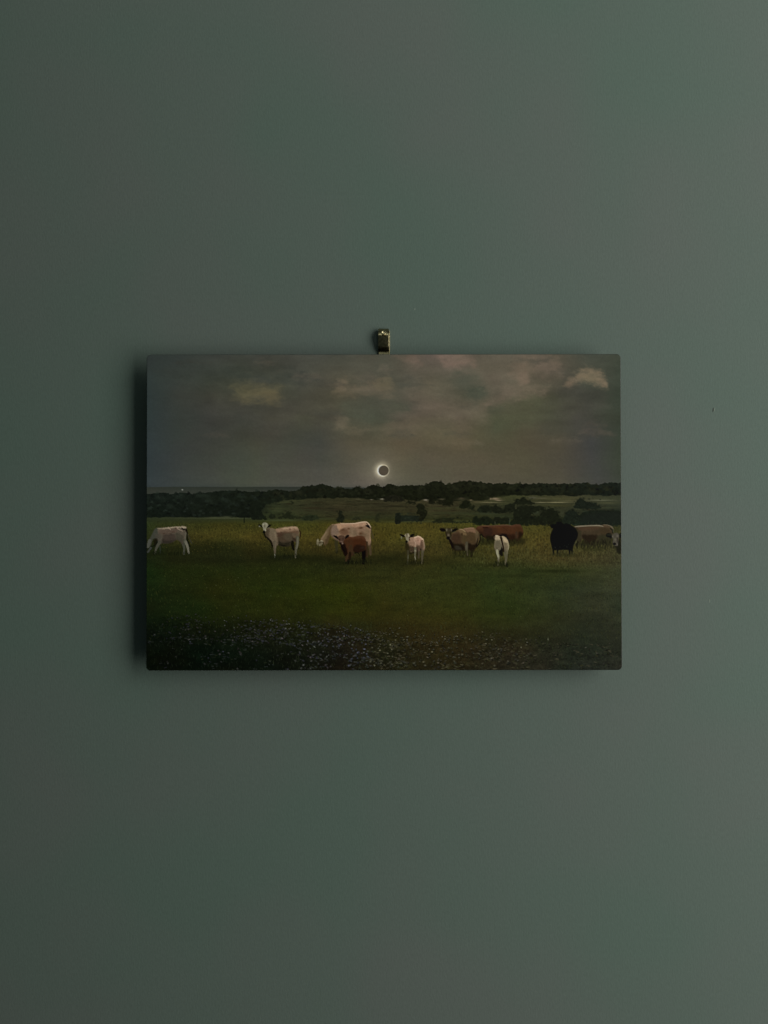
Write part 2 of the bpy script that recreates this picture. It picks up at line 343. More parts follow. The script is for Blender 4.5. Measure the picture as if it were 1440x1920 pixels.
    for x, y in [(300, 932), (338, 930), (372, 928), (385, 929), (418, 934), (424, 938), (440, 945), (390, 940), (318, 950), (452, 930), (520, 925), (560, 924), (600, 920), (645, 922), (690, 922), (742, 918), (790, 918), (850, 915), (885, 908), (905, 912), (960, 916), (990, 922), (1010, 920), (1045, 914), (1110, 920), (1140, 916)]:
        b.poly([(x - 8, y), (x - 3, y - 5), (x + 5, y - 4), (x + 9, y + 2), (x + 2, y + 3)], (33, 40, 32) if x < 480 else (38, 39, 26), .5, 2.5, True, .12, 2, 4)

    for _ in range(520):
        x = rng.uniform(PX0, PX1); top = np.interp(x, sky_x, sky_y); bot = belt_bot[min(PW - 1, int(x) - PX0)]
        y = top + (bot - top) * rng.uniform(-.02, .95) ; r_ = rng.uniform(1.2, 3.6)
        base = np.array([24, 29, 24]) if x < 500 else np.array([25, 27, 17])
        b.poly([(x - r_, y + r_ * .6), (x - r_ * .7, y - r_ * .4), (x, y - r_ * .8), (x + r_ * .8, y - r_ * .3), (x + r_, y + r_ * .6)], base * rng.uniform(.45, 1.5), .6, .8, True, 0, 1.6, 3)
    # ---- middle distance
    hedge = (22, 25, 15); hedge2 = (23, 28, 21)
    def bush(pts, col=hedge, a=.93, f=1.0, r=2.8):
        b.poly(pts, col, a, f, True, .07, r, 4)
        q = np.array(pts, float); lo, hi = q.min(0), q.max(0)
        for _ in range(int(4 + (hi - lo).prod() / 28)):
            x, y = rng.uniform(lo, hi); r_ = rng.uniform(.8, 2.4)
            b.blob(x, y, r_ * 1.3, r_, np.array(col) * rng.uniform(.5, 1.75), .5)
    # mottled rough pasture
    mm = sm(YY, 934, 940) * sm(YY, 980, 974) * sm(XX, 488, 500)
    img *= (1 + mm * (.17 * noise(36, 4, 3) + .06 * noise(5, 2, 2)))[:, :, None]
    for x, y, w, h, c in [(565, 946.5, 9, 1.6, (27, 28, 18)), (585, 952, 26, 2, (40, 34, 22)), (620, 953, 12, 1.6, (30, 31, 20)), (652, 945, 20, 1.4, (36, 33, 20)), (560, 938, 34, 1.6, (56, 58, 36)), (540, 941, 30, 2, (54, 57, 35)), (520, 953, 20, 2.5, (53, 56, 35)), (700, 944, 32, 1.6, (38, 34, 22)), (740, 949, 36, 1.4, (32, 31, 20)), (710, 956, 24, 2, (40, 37, 24)), (830, 953, 60, 2.6, (53, 54, 32)), (850, 962, 50, 3, (44, 48, 30)), (620, 960, 70, 3, (46, 47, 29)), (820, 944, 14, 1.5, (55, 54, 36)), (870, 951, 40, 1.6, (52, 54, 34)), (690, 969, 40, 2, (43, 47, 28)), (580, 972, 60, 2, (52, 57, 33)), (840, 977, 60, 1.6, (56, 62, 38)), (760, 978, 50, 1.6, (56, 60, 33)), (860, 979, 50, 1.5, (58, 64, 38)), (430, 971, 70, 1.6, (62, 66, 45)), (350, 970.5, 60, 1.4, (50, 55, 36)), (400, 970, 18, 2.5, (60, 64, 44)), (425, 969, 14, 3, (62, 66, 46)), (530, 975, 40, 1.8, (60, 66, 42))]:
        b.blob(x, y, w, h, c, .8)
    for _ in range(420):
        x = rng.uniform(500, PX1); y = rng.uniform(937, 974)
        if x > 920 and y < 946: continue
        b.blob(x, y, rng.uniform(1.5, 9), rng.uniform(.6, 1.5), [(30, 29, 18), (37, 31, 20), (26, 28, 17), (58, 58, 37)][rng.integers(4)], rng.uniform(.25, .65))
    bush([(483, 938), (496, 937), (520, 933), (530, 936), (524, 940), (500, 943), (490, 942)], (22, 26, 18))
    bush([(470, 940), (488, 942), (495, 952), (490, 960), (498, 968), (500, 973), (470, 971)], (19, 23, 16))
    bush([(504, 966), (509, 963), (515, 966), (516, 971), (506, 971)], (25, 28, 18))
    bush([(521, 969), (527, 966), (534, 964), (540, 960), (546, 964), (556, 967), (570, 970), (530, 972)], (27, 30, 18))
    bush([(566, 972), (575, 966), (590, 965), (598, 970), (590, 975), (572, 975)], (32, 37, 23))
    bush([(545, 941), (548, 938), (551, 942), (549, 944)], (27, 29, 18))
    bush([(632, 976), (634, 968), (635, 960), (639, 958), (643, 964), (646, 970), (644, 977), (638, 979)], (22, 25, 16))
    bush([(660, 973), (668, 968), (676, 970), (674, 975)], (33, 35, 22), .8)
    bush([(704, 976), (708, 966), (714, 962), (713, 970), (708, 978)], (31, 33, 20), .7)
    # hedge and tall bush in the centre
    bush([(742, 981), (742, 964), (746, 961.5), (752, 962), (753, 966), (768, 966), (786, 967), (794, 970), (793, 977), (770, 977), (753, 978), (750, 981)], (26, 31, 23), .95, .8, 1.0)
    bush([(742, 982), (742.5, 964), (746, 962), (751, 963), (752, 978), (748, 981)], (21, 24, 17), .9, .7, .8)
    bush([(781, 962), (784, 955), (781, 948), (785, 944), (792, 944), (798, 948), (797, 954), (802, 958), (801, 966), (796, 973), (790, 977), (786, 972), (788, 966)], (22, 24, 14), .97, .8, 1.4)
    bush([(810, 979), (818, 974), (830, 972), (840, 970), (853, 971), (852, 977), (880, 977), (884, 980), (840, 980)], (26, 29, 17), .9)
    # barns and roofs between trees
    for x, y, w, h, c in [(697, 936.4, 3.5, 1.0, (96, 92, 76)), (717, 935.3, 6, 1.3, (122, 117, 98)), (799, 937, 5.5, 1.7, (134, 126, 107)), (802, 940, 4, 1, (72, 66, 50)), (830, 935.6, 9, 1.2, (76, 72, 54)), (866, 934, 9, 1.5, (66, 60, 44)), (866, 936.5, 14, 1.6, (54, 52, 36)), (884, 937.5, 4, 1.4, (95, 86, 64)), (893, 941, 11, 3.0, (66, 62, 42)), (912, 941.5, 12, 1.2, (92, 88, 62)), (672, 935.5, 6, 1, (70, 68, 50))]:
        b.blob(x, y, w, h, c, .95)
    bush([(720, 940), (728, 930), (740, 928), (752, 931), (760, 938), (750, 940)], (25, 25, 17))
    bush([(805, 944), (808, 936), (814, 937), (816, 944)], (21, 22, 13)); bush([(762, 942), (768, 938), (778, 940), (782, 945), (764, 943)], (24, 25, 15))
    bush([(831, 948), (834, 936), (842, 933), (850, 938), (850, 947)], (21, 23, 13)); bush([(862, 952), (866, 944), (874, 938), (884, 944), (882, 951), (870, 953)], (20, 23, 13))
    bush([(818, 942), (826, 938), (834, 942), (830, 946)], (24, 25, 15)); bush([(880, 952), (886, 948), (892, 952), (888, 956)], (23, 26, 16))
    bush([(886, 980), (888, 970), (894, 968), (898, 972), (908, 969), (922, 972), (926, 982), (900, 984)], (20, 24, 15))
    bush([(896, 955), (904, 950), (918, 955), (930, 957), (936, 961), (900, 960)], (24, 29, 19))
    # right-hand fields, lanes and hedges
    for x, y, w, h, c in [(965, 931, 34, 2.4, (58, 60, 36)), (930, 935, 10, 2.4, (128, 112, 90)), (936, 938, 8, 1.4, (120, 108, 86)), (921, 935, 2, 2.4, (110, 98, 76)), (1000, 933, 10, 2.6, (70, 70, 54)), (1018, 934, 14, 1.4, (78, 76, 56)), (1050, 935, 30, 2, (66, 66, 42)), (925, 942, 22, 1.3, (92, 90, 64)), (1045, 941.8, 30, 1.1, (118, 113, 82)), (1015, 942, 14, 1, (104, 100, 74)), (1065, 939, 20, 1.6, (76, 74, 50)), (1130, 938, 34, 1.4, (88, 90, 68)), (1140, 943, 26, 3.2, (64, 66, 46)), (1045, 948, 36, 3.0, (56, 56, 34)), (1138, 952, 26, 2.2, (50, 54, 38)), (1090, 954, 14, 1.6, (62, 66, 46)), (1055, 964, 5, 8, (52, 54, 38)), (915, 963, 30, 2.4, (46, 52, 34)), (945, 968, 30, 3, (44, 50, 32)), (1006, 961, 9, 4, (48, 54, 38)), (985, 972, 40, 2, (34, 38, 26))]:
        b.blob(x, y, w, h, c, .92)
    for p in [[(962, 944), (972, 937), (984, 932), (990, 938), (1002, 941), (1004, 945), (985, 946), (968, 946)],
              [(902, 958), (904, 948), (912, 946), (922, 950), (930, 946), (938, 950), (945, 954), (948, 948), (956, 944), (966, 946), (966, 958), (955, 960), (940, 962), (920, 958)],
              [(964, 962), (970, 952), (980, 947), (992, 948), (1002, 950), (1004, 958), (998, 966), (992, 972), (966, 974)],
              [(998, 956), (1006, 949), (1018, 950), (1024, 956), (1014, 956), (1006, 960)],
              [(1012, 975), (1015, 962), (1024, 955), (1034, 951), (1044, 957), (1050, 968), (1056, 975), (1046, 984), (1016, 984)],
              [(1056, 982), (1060, 966), (1066, 958), (1074, 955), (1082, 960), (1084, 966), (1096, 960), (1120, 957), (1140, 958), (1166, 958), (1168, 984), (1100, 986)],
              [(1078, 952), (1084, 938), (1092, 934), (1098, 940), (1112, 942), (1122, 946), (1128, 952), (1116, 956), (1096, 953)],
              [(922, 982), (926, 972), (934, 969), (942, 971), (952, 970), (956, 982)],
              [(960, 984), (962, 974), (974, 968), (990, 966), (1004, 968), (1016, 972), (1026, 984)], [(1080, 951), (1090, 949), (1090, 952), (1082, 952)]]:
        bush(p, hedge2 if p[0][0] > 1040 else (22, 25, 16))
    b.poly([(1095, 968), (1120, 962), (1166, 962), (1166, 984), (1095, 984)], (26, 30, 25), .6, 3)
    b.stroke([(929, 978), (929.5, 983)], 1.4, (60, 62, 44), .8); b.stroke([(957, 972), (956, 983)], 2.2, (46, 52, 38), .8)
    b.stroke([(458, 979), (458, 968)], 2, (17, 22, 14), .9); b.stroke([(497, 974), (498, 968)], 2.4, (22, 26, 14), .9)

    # ---- the near meadow: grass blades and speckles
    g1 = noise(2.2, 5, 2); g2 = noise(14, 7, 3); g3 = noise(60, 14, 3)
    near = sm(YY, 974, 984)
    tall = near * (sm(YY, 1062, 1030) * .9 + .25)
    right = sm(XX, 760, 1000) * sm(YY, 1085, 1035) * sm(YY, 985, 1010)
    img *= (1 + near * (.12 * g3 + .09 * g2) + (tall * .12 + right * .12) * g1 + near * .06 * rng.normal(0, 1, (PH, PW)))[:, :, None]
    img += (near * 2.6 * noise(50, 40, 2))[:, :, None] * np.array([1.0, -.2, -.2])
    # shade lying on the grass below the herd
    for x, y, w, h, a in [(318, 1038, 34, 4, .5), (530, 1044, 40, 4, .5), (655, 1055, 46, 4, .5), (774, 1056, 28, 4, .5), (938, 1059, 22, 3.5, .5), (868, 1043, 30, 4, .4), (1056, 1041, 34, 4, .4), (1110, 1030, 30, 4, .3), (400, 1024, 90, 10, .32), (540, 1044, 60, 6, .45), (490, 1036, 40, 8, .3), (650, 1056, 60, 7, .35), (600, 1046, 30, 8, .3), (740, 1046, 40, 12, .35), (930, 1058, 50, 6, .25), (1040, 1071, 70, 4, .5), (970, 1080, 60, 4, .3), (660, 1068, 110, 5, .2), (850, 1060, 40, 6, .25), (320, 1043, 60, 7, .25), (560, 1050, 200, 6, .25), (700, 1084, 60, 4, .22), (870, 1078, 90, 4, .2)]:
        b.blob(x, y, w, h, (20, 23, 9), a)
    # single blades and seed heads catching light
    n = 2200
    xs = rng.uniform(PX0, PX1, n); ys = 980 + 92 * rng.beta(1.4, 1.5, n)
    for x, y in zip(xs, ys):
        k = .55 + .45 * min(1, max(0, (x - 300) / 400)); r = rng.uniform(.5, 1.0)
        if y > 1035 and x < 780: r *= .45
        h = rng.uniform(1.0, 3.2)
        c = np.array([78, 71, 30]) if x < 850 else np.array([72, 75, 40])
        b.stroke([(x, y), (x + rng.uniform(-1.4, 1.4), y - h)], rng.uniform(.5, 1.0), c * k, .34 * r, .6, False)
    for x, y in zip(rng.uniform(PX0, PX1, 900), rng.uniform(984, 1066, 900)):
        b.blob(x, y, rng.uniform(.8, 1.8), rng.uniform(.7, 2.2), (24, 26, 10), .5)
    for x, y in zip(rng.uniform(860, PX1, 500), rng.uniform(1020, 1066, 500)):
        b.stroke([(x, y), (x + rng.uniform(-2, 2), y - rng.uniform(1, 4))], .9, (78, 80, 48), .35, .5, False)
    for x, y in zip(rng.uniform(PX0, PX1, 900), rng.uniform(1060, 1160, 900)):
        b.stroke([(x, y), (x + rng.uniform(-.8, .8), y - rng.uniform(1, 3))], .8, (58, 62, 34), .28 * rng.uniform(.3, 1), .5, False)
    for x, y in zip(rng.uniform(320, 1120, 50), rng.uniform(1062, 1160, 50)):
        b.blob(x, y, .9, .9, (96, 98, 72), rng.uniform(.2, .6))
    for x, y in zip(rng.uniform(300, PX1, 1500), 982 + 60 * rng.beta(1.3, 2.0, 1500)):
        b.blob(x, y, rng.uniform(.6, 1.3), rng.uniform(.5, 1.0), (98, 88, 34), rng.uniform(.15, .55))
    for x, y in zip(rng.uniform(PX0, PX1, 2200), rng.uniform(1056, 1200, 2200)):
        b.stroke([(x, y), (x + rng.uniform(-1.5, 1.5), y - rng.uniform(1, 3))], rng.uniform(.6, 1.2), [(12, 15, 5), (62, 66, 28), (50, 48, 18)][rng.integers(3)], rng.uniform(.15, .5), .5, False)
    # ---- flowers along the front
    b0 = np.interp(XX[0], [275, 320, 400, 480, 560, 640, 700, 780, 850, 930, 1000, 1080, 1166], [1165, 1155, 1160, 1158, 1170, 1174, 1188, 1184, 1196, 1186, 1200, 1206, 1210]) + 7 * noise(40, 40, 2)[0]
    fl = sm(YY - b0[None, :], -4, 16)
    img *= (1 - .16 * fl * sm(XX, 900, 600) + fl * (.22 * noise(9, 5, 3) + .12 * noise(3, 3, 2)))[:, :, None]
    leaf = 1.5 * noise(26, 10, 2)
    for _ in range(5200):
        x = rng.uniform(PX0 + 3, PX1 - 3); y0 = np.interp(x, XX[0], b0); y = y0 + (1255 - y0) * rng.uniform(0, 1) ** .9
        dn = np.interp(x, [275, 320, 380, 560, 700, 830, 960, 1040, 1166], [.25, .6, 1, 1, .9, .7, .6, .3, .2])
        if rng.uniform() > dn or leaf[min(PH - 1, int(y) - PY0), int(x) - PX0] < rng.uniform(-.3, .5): continue
        if x < 600 and y > y0 + 46 and rng.uniform() < .65: continue
        an = rng.uniform(-.9, .9); ln = rng.uniform(1.5, 5.5); br = np.interp(x, [275, 420, 600, 900, 1166], [.62, .78, 1, 1, .95])
        c = [(9, 12, 7), (10, 12, 8), (44, 48, 46), (56, 58, 54), (48, 46, 56), (38, 42, 26)] if x < 700 else [(16, 17, 9), (18, 17, 9), (58, 56, 42), (66, 62, 46), (50, 48, 38), (44, 44, 24)]
        b.stroke([(x, y), (x + ln * np.cos(an), y + ln * np.sin(an) * .5)], rng.uniform(.9, 2.0), np.array(c[rng.integers(6)]) * br * 1.15, rng.uniform(.35, .8), .6, False)
    n = 2600; k = 0
    xs = rng.uniform(PX0 + 4, PX1 - 4, n); us = rng.beta(1.05, 1.35, n)
    dens = np.interp(xs, [275, 310, 360, 460, 560, 680, 760, 830, 900, 960, 1010, 1060, 1166], [.02, .20, .5, .6, .85, .9, .6, .5, .62, .55, .26, .12, .08])
    patch = noise(34, 12, 2)
    for x, u, d in zip(xs, us, dens):
        if rng.uniform() > d: continue
        y0 = np.interp(x, XX[0], b0) - 6; y = y0 + (1254 - y0) * u
        pn = patch[min(PH - 1, int(y) - PY0), int(x) - PX0]
        if pn < rng.uniform(-.7, .25): continue
        if x < 560 and u > .55 and rng.uniform() < .7: continue
        br = np.interp(x, [275, 400, 560, 720, 900, 1000, 1166], [.5, .66, .85, .92, .88, .8, .62]) * rng.choice([.45, .6, .75, .95, 1.2], p=[.32, .3, .24, .11, .03])
        tint = [(98, 99, 94), (88, 90, 106), (96, 98, 92), (100, 92, 92)][rng.integers(4)] if x < 690 else [(104, 100, 76), (98, 92, 78), (92, 92, 80), (108, 106, 84)][rng.integers(4)]
        sz = .9 + .95 * u * rng.uniform(.6, 1.3)
        b.blob(x + .6, y + 1.9, sz * 1.5, sz * 1.1, (7, 10, 6), .5)
        b.blob(x, y, sz * rng.uniform(1.0, 1.9), sz * rng.uniform(.8, 1.35), np.array(tint) * br, .95, rng.uniform(-.7, .7))
    for x, y in zip(rng.uniform(280, 1160, 1300), rng.uniform(1168, 1254, 1300)):
        b.stroke([(x, y), (x + rng.uniform(-1.5, 1.5), y - rng.uniform(1.5, 4))], .9, (50, 58, 36) if x > 500 else (32, 40, 28), .4, .5, False)
    for x, y, c in [(1028, 1199, (92, 94, 74)), (977.5, 1214, (104, 104, 84)), (439, 1176, (60, 66, 54))]:
        b.blob(x, y, 1.4, 3.0 if x > 1000 else 1.8, c, .9)
    bodies = []
    herd(img, bodies)
    def blur(z, s):
        k = np.exp(-.5 * (np.arange(-3, 4) / s) ** 2); k /= k.sum()
        for ax in (0, 1):
            zp = np.pad(z, [(3, 3) if i == ax else (0, 0) for i in range(3)], mode='edge')
            z = sum(k[i] * np.take(zp, np.arange(i, i + z.shape[ax]), axis=ax) for i in range(7))
        return z
    img = img + .5 * (img - blur(img, 1.3))
    img = np.maximum(img, 3)
    img *= (1 + .02 * noise(3.2, 2.6, 2))[:, :, None]
    img *= (1 + .012 * rng.normal(0, 1, (PH, PW)) + .016 * noise(3, 3, 1))[:, :, None]
    # blotchy colour shifts of a cheap dye print
    for k in range(3): img[:, :, k] *= 1 + .02 * noise(60, 50, 2)
    return np.clip(img, 3, 255)

def herd(img, bodies):
    def tufts(br, x0, x1, y, n, h, col, a=.6):
        for _ in range(n):
            x = rng.uniform(x0, x1); yy = y + rng.uniform(-.4, .6) * h
            br.stroke([(x, yy), (x + rng.uniform(-.35, .35) * h, yy - rng.uniform(.4, 1) * h)], h * .16, np.array(col) * rng.uniform(.6, 1.15), a, .5, False)
    # -- cream cow grazing at the left edge
    b = Brush(img, 276, 975, 16, np.array([.90, .925, .98]), 1.65); b.bodies = bodies
    b.stroke([(380, 780), (390, 900), (390, 980)], [50, 36, 30], (46, 52, 38), .85)
    b.stroke([(1080, 700), (1110, 850), (1095, 1010)], [90, 55, 50], (66, 66, 52), .95)
    b.stroke([(1190, 330), (1240, 480), (1330, 680)], [30, 26, 40], (58, 56, 40), .8)
    b.poly([(300, 232), (500, 214), (640, 205), (900, 190), (1060, 178), (1150, 190), (1180, 250), (1175, 420), (1160, 560), (1160, 660), (1120, 760), (1050, 720), (960, 610), (900, 585), (840, 600), (760, 650), (600, 690), (470, 690), (430, 680), (360, 740), (290, 700), (300, 590), (190, 560), (180, 430), (200, 320)], (84, 75, 58), 1, .7, True, .045)
    b.poly([(220, 260), (300, 240), (310, 420), (300, 560), (190, 560), (150, 620), (110, 740), (60, 800), (20, 800), (10, 700), (40, 600), (120, 460), (180, 330)], (66, 66, 52), .97, .9)
    b.poly([(460, 560), (620, 600), (840, 560), (830, 610), (700, 680), (540, 695), (450, 680)], (46, 40, 30), .8, 1.1)
    b.poly([(480, 420), (700, 400), (840, 440), (850, 560), (700, 620), (500, 600)], (64, 53, 42), .8, 1.4)
    b.poly([(860, 360), (980, 400), (1100, 480), (1100, 640), (1000, 620), (900, 560), (850, 470)], (66, 62, 46), .8, 1.3)
    b.poly([(340, 270), (560, 260), (840, 230), (900, 330), (700, 390), (400, 400)], (88, 72, 56), .8, 1.2)
    b.poly([(250, 400), (400, 420), (450, 600), (400, 700), (300, 690), (270, 540)], (74, 68, 54), .8, 1.2)
    b.poly([(320, 236), (600, 216), (900, 192), (1140, 184), (1150, 230), (900, 228), (640, 246), (400, 256)], (142, 127, 98), .9, .7)
    b.stroke([(630, 215), (700, 280)], [34, 22], (140, 122, 96), .8); b.stroke([(890, 205), (930, 260), (1060, 320)], [40, 26, 18], (136, 118, 94), .75)
    for x, y, rx, ry in [(850, 232, 40, 24), (500, 390, 60, 18), (690, 400, 50, 18), (780, 350, 70, 20)]: b.blob(x, y, rx, ry, (66, 48, 34), .75)
    b.poly([(1020, 215), (1060, 225), (1140, 262), (1180, 250), (1200, 300), (1212, 380), (1190, 400), (1160, 330), (1090, 290), (1030, 250)], (22, 16, 9), .95, .6)
    b.stroke([(1190, 400), (1200, 560), (1240, 700), (1280, 790)], [30, 60, 70, 40], (25, 27, 12), .85)
    b.poly([(200, 560), (310, 580), (290, 680), (240, 790), (200, 760)], (30, 26, 12), .85, .9)
    b.stroke([(360, 660), (290, 800), (250, 900), (230, 1000)], [110, 80, 52, 38], (72, 70, 54), 1)
    b.stroke([(1130, 600), (1110, 720), (1110, 850), (1095, 960)], [90, 70, 54, 46], (68, 68, 52), .9)
    b.stroke([(1150, 640), (1210, 790), (1230, 900), (1250, 990)], [80, 74, 56, 50], (100, 96, 76), 1)
    b.stroke([(1150, 380), (1140, 520), (1130, 640)], [50, 40, 60], (88, 84, 66), .6)
    b.stroke([(70, 600), (40, 700), (20, 800)], [90, 90, 70], (80, 80, 66), .8)
    b.stroke([(110, 820), (20, 950)], [60, 50], (66, 66, 60), .8); b.blob(10, 855, 40, 14, (14, 16, 12), .9)
    b.stroke([(300, 640), (250, 740), (110, 790)], [40, 34, 20], (20, 24, 14), .8)
    tufts(b, 150, 1350, 1010, 60, 90, (32, 38, 18), .75)
    # -- pale calf standing, face to the camera
    b = Brush(img, 480, 970, 15, np.array([.90, .925, .98]), 1.65); b.bodies = bodies
    b.stroke([(1020, 640), (1030, 760), (1060, 900)], [110, 90, 60], (22, 20, 11), .95)
    b.stroke([(1180, 340), (1240, 380), (1255, 470), (1235, 590)], [26, 34, 34, 22], (50, 34, 18), .95)
    b.poly([(300, 300), (400, 290), (480, 300), (560, 320), (760, 285), (900, 265), (1040, 250), (1140, 265), (1200, 320), (1225, 420), (1215, 560), (1200, 640), (1110, 690), (1020, 640), (980, 700), (960, 780), (840, 810), (700, 800), (640, 740), (600, 790), (480, 780), (440, 700), (350, 640), (300, 540), (270, 420)], (92, 76, 54), 1, .7, True, .045)
    b.poly([(640, 640), (760, 690), (980, 660), (960, 770), (840, 812), (700, 796), (630, 730)], (42, 37, 23), .9, 1.4)
    b.poly([(620, 480), (760, 440), (960, 440), (1020, 560), (940, 660), (760, 680), (640, 640)], (66, 52, 35), .75, 1.6)
    b.poly([(780, 470), (940, 450), (1020, 560), (1000, 640), (860, 640)], (80, 70, 50), .7, 1.4)
    b.poly([(580, 420), (760, 410), (780, 440), (700, 520), (600, 520)], (76, 52, 37), .6, 1.3)
    b.poly([(1020, 540), (1070, 570), (1140, 590), (1150, 660), (1060, 640)], (54, 40, 24), .85, 1)
    b.poly([(560, 325), (760, 290), (1040, 255), (1150, 270), (1200, 340), (1080, 370), (940, 400), (780, 395), (600, 400)], (132, 104, 77), .92, 1.0)
    b.poly([(760, 292), (1040, 256), (1150, 272), (1160, 300), (1000, 300), (800, 330)], (150, 124, 94), .8, .8)
    b.poly([(780, 400), (900, 408), (1080, 390), (1180, 380), (1180, 440), (1000, 420), (840, 440)], (92, 64, 44), .65, 1.1)
    for x, y, rx, ry in [(960, 325, 34, 34), (700, 410, 40, 18), (1080, 320, 22, 18)]: b.blob(x, y, rx, ry, (88, 58, 42), .6)
    b.poly([(400, 330), (520, 330), (580, 480), (600, 620), (600, 760), (500, 740), (420, 640), (360, 480)], (104, 90, 66), .85, 1.3)
    b.stroke([(540, 430), (560, 560)], [60, 60], (118, 102, 76), .7, 2)
    b.poly([(300, 330), (390, 330), (350, 480), (340, 620), (280, 540), (250, 430)], (74, 62, 43), .8, 1.1)
    b.stroke([(240, 430), (260, 520), (340, 590), (420, 680), (460, 800)], [40, 50, 50, 60, 40], (26, 22, 10), .85)
    b.stroke([(460, 780), (450, 860)], [50, 30], (28, 25, 12), .8)
    b.stroke([(530, 700), (530, 850), (535, 960), (535, 1120)], [110, 76, 54, 36], (86, 76, 56), 1)
    b.stroke([(550, 700), (552, 850)], [60, 40], (104, 92, 68), .6); b.stroke([(535, 1040), (535, 1120)], [34, 30], (104, 104, 84), .9)
    b.stroke([(1170, 560), (1170, 720), (1130, 900), (1120, 1120)], [90, 84, 62, 48], (80, 76, 56), 1)
    b.stroke([(1180, 560), (1175, 720), (1150, 880)], [44, 36, 26], (104, 98, 74), .7)
    b.stroke([(640, 760), (760, 790), (860, 800)], [20, 40, 20], (22, 19, 10), .7)
    b.poly([(60, 200), (110, 190), (180, 240), (190, 290), (150, 260), (90, 230)], (24, 20, 14), 1, .6)
    b.poly([(300, 290), (340, 220), (380, 195), (430, 200), (420, 240), (370, 265)], (22, 18, 12), 1, .6)
    b.poly([(175, 180), (220, 140), (280, 135), (330, 170), (345, 210), (320, 260), (290, 310), (285, 380), (250, 400), (215, 370), (200, 300), (180, 240)], (122, 114, 88), 1, .6)
    b.blob(245, 230, 30, 60, (84, 76, 56), .7); b.blob(215, 195, 26, 30, (142, 134, 106), .8); b.blob(290, 180, 30, 30, (140, 130, 102), .8); b.blob(265, 340, 16, 36, (150, 138, 116), .8)
    b.blob(230, 400, 40, 40, (14, 11, 7), .98, 0, 4); b.blob(100, 245, 24, 24, (112, 108, 92), .9); b.blob(360, 285, 26, 14, (98, 92, 74), .8)
    tufts(b, 400, 1250, 1130, 70, 90, (36, 39, 18), .75)
    # -- white cow grazing behind the red calf
    b = Brush(img, 586, 970, 12, np.array([.89, .91, .95]), 1.65); b.bodies = bodies
    b.stroke([(1290, 180), (1330, 300), (1370, 470)], [24, 26, 26], (72, 62, 38), .9)
    b.stroke([(1290, 520), (1300, 680), (1310, 830)], [60, 60, 50], (80, 64, 42), .95)
    b.stroke([(540, 480), (540, 640), (550, 780)], [90, 70, 50], (56, 52, 30), .85)
    b.poly([(430, 165), (520, 145), (660, 130), (860, 132), (980, 125), (1080, 104), (1180, 95), (1240, 105), (1300, 170), (1318, 240), (1312, 400), (1320, 560), (1250, 640), (1150, 560), (900, 520), (700, 560), (560, 520), (480, 470), (420, 400), (400, 300)], (126, 100, 74), 1, .7, True, .045)
    b.poly([(430, 165), (500, 160), (430, 260), (410, 380), (370, 480), (330, 600), (270, 610), (250, 560), (180, 540), (190, 490), (260, 380), (320, 270), (380, 200)], (104, 86, 58), 1, .8)
    b.poly([(330, 420), (400, 330), (410, 400), (360, 520), (320, 620), (270, 610)], (74, 58, 34), .8, 1.2)
    b.stroke([(210, 480), (310, 330)], [40, 30], (126, 106, 76), .7, 1.2)
    b.poly([(400, 200), (440, 180), (420, 300), (390, 380), (370, 300)], (82, 62, 40), .7, 1.1)
    b.poly([(450, 200), (560, 180), (600, 260), (560, 380), (460, 400), (420, 330)], (110, 92, 74), .8, 1.4)
    b.poly([(620, 270), (760, 260), (840, 330), (760, 400), (640, 380)], (96, 68, 46), .75, 1.5)
    b.poly([(850, 240), (960, 260), (1020, 340), (980, 420), (860, 400)], (98, 82, 58), .6, 1.6)
    b.poly([(1060, 320), (1180, 340), (1240, 440), (1160, 470), (1060, 420)], (88, 70, 46), .6, 1.4)
    b.poly([(560, 150), (700, 135), (860, 140), (1080, 108), (1200, 100), (1190, 180), (1000, 210), (840, 200), (660, 240), (600, 300), (560, 210)], (152, 120, 90), .9, 1.0)
    b.stroke([(640, 140), (860, 138), (980, 132), (1080, 110), (1190, 99), (1260, 130), (1312, 220)], [14, 20, 20, 26, 26, 20, 18], (170, 146, 114), .9)
    b.stroke([(860, 190), (900, 300), (890, 380)], [60, 70, 40], (132, 110, 82), .5, 2)
    b.poly([(1200, 180), (1260, 160), (1300, 210), (1306, 250), (1240, 220)], (28, 18, 12), .97, .6); b.stroke([(1215, 120), (1290, 215)], [10, 18], (38, 26, 18), .8)
    for x, y, rx, ry in [(1080, 240, 60, 22), (1110, 225, 40, 20), (820, 250, 34, 26), (690, 275, 40, 24), (1090, 360, 44, 30)]: b.blob(x, y, rx, ry, (84, 54, 32), .75)
    b.poly([(1180, 260), (1290, 280), (1305, 420), (1260, 520), (1190, 400)], (116, 96, 68), .7, 1.4)
    b.poly([(95, 540), (110, 490), (135, 480), (150, 530), (190, 520), (235, 520), (245, 560), (230, 600), (180, 640), (130, 640), (95, 600)], (104, 96, 68), 1, .7)
    b.blob(125, 520, 20, 34, (134, 124, 92), .9); b.blob(210, 525, 34, 16, (146, 134, 104), .9); b.blob(165, 570, 34, 20, (62, 52, 32), .8); b.stroke([(165, 550), (240, 555), (250, 590)], [14, 18, 14], (54, 40, 24), .8)
    tufts(b, 60, 420, 660, 24, 60, (58, 56, 22)); tufts(b, 480, 600, 790, 10, 60, (40, 42, 18))
    # -- red-brown calf
    b.gain = np.array([.80, .83, .88])
    b.stroke([(1150, 700), (1160, 850), (1150, 1030)], [110, 90, 56], (21, 15, 9), 1)
    b.stroke([(1200, 560), (1220, 760), (1210, 860)], [60, 60, 40], (48, 31, 16), .9)
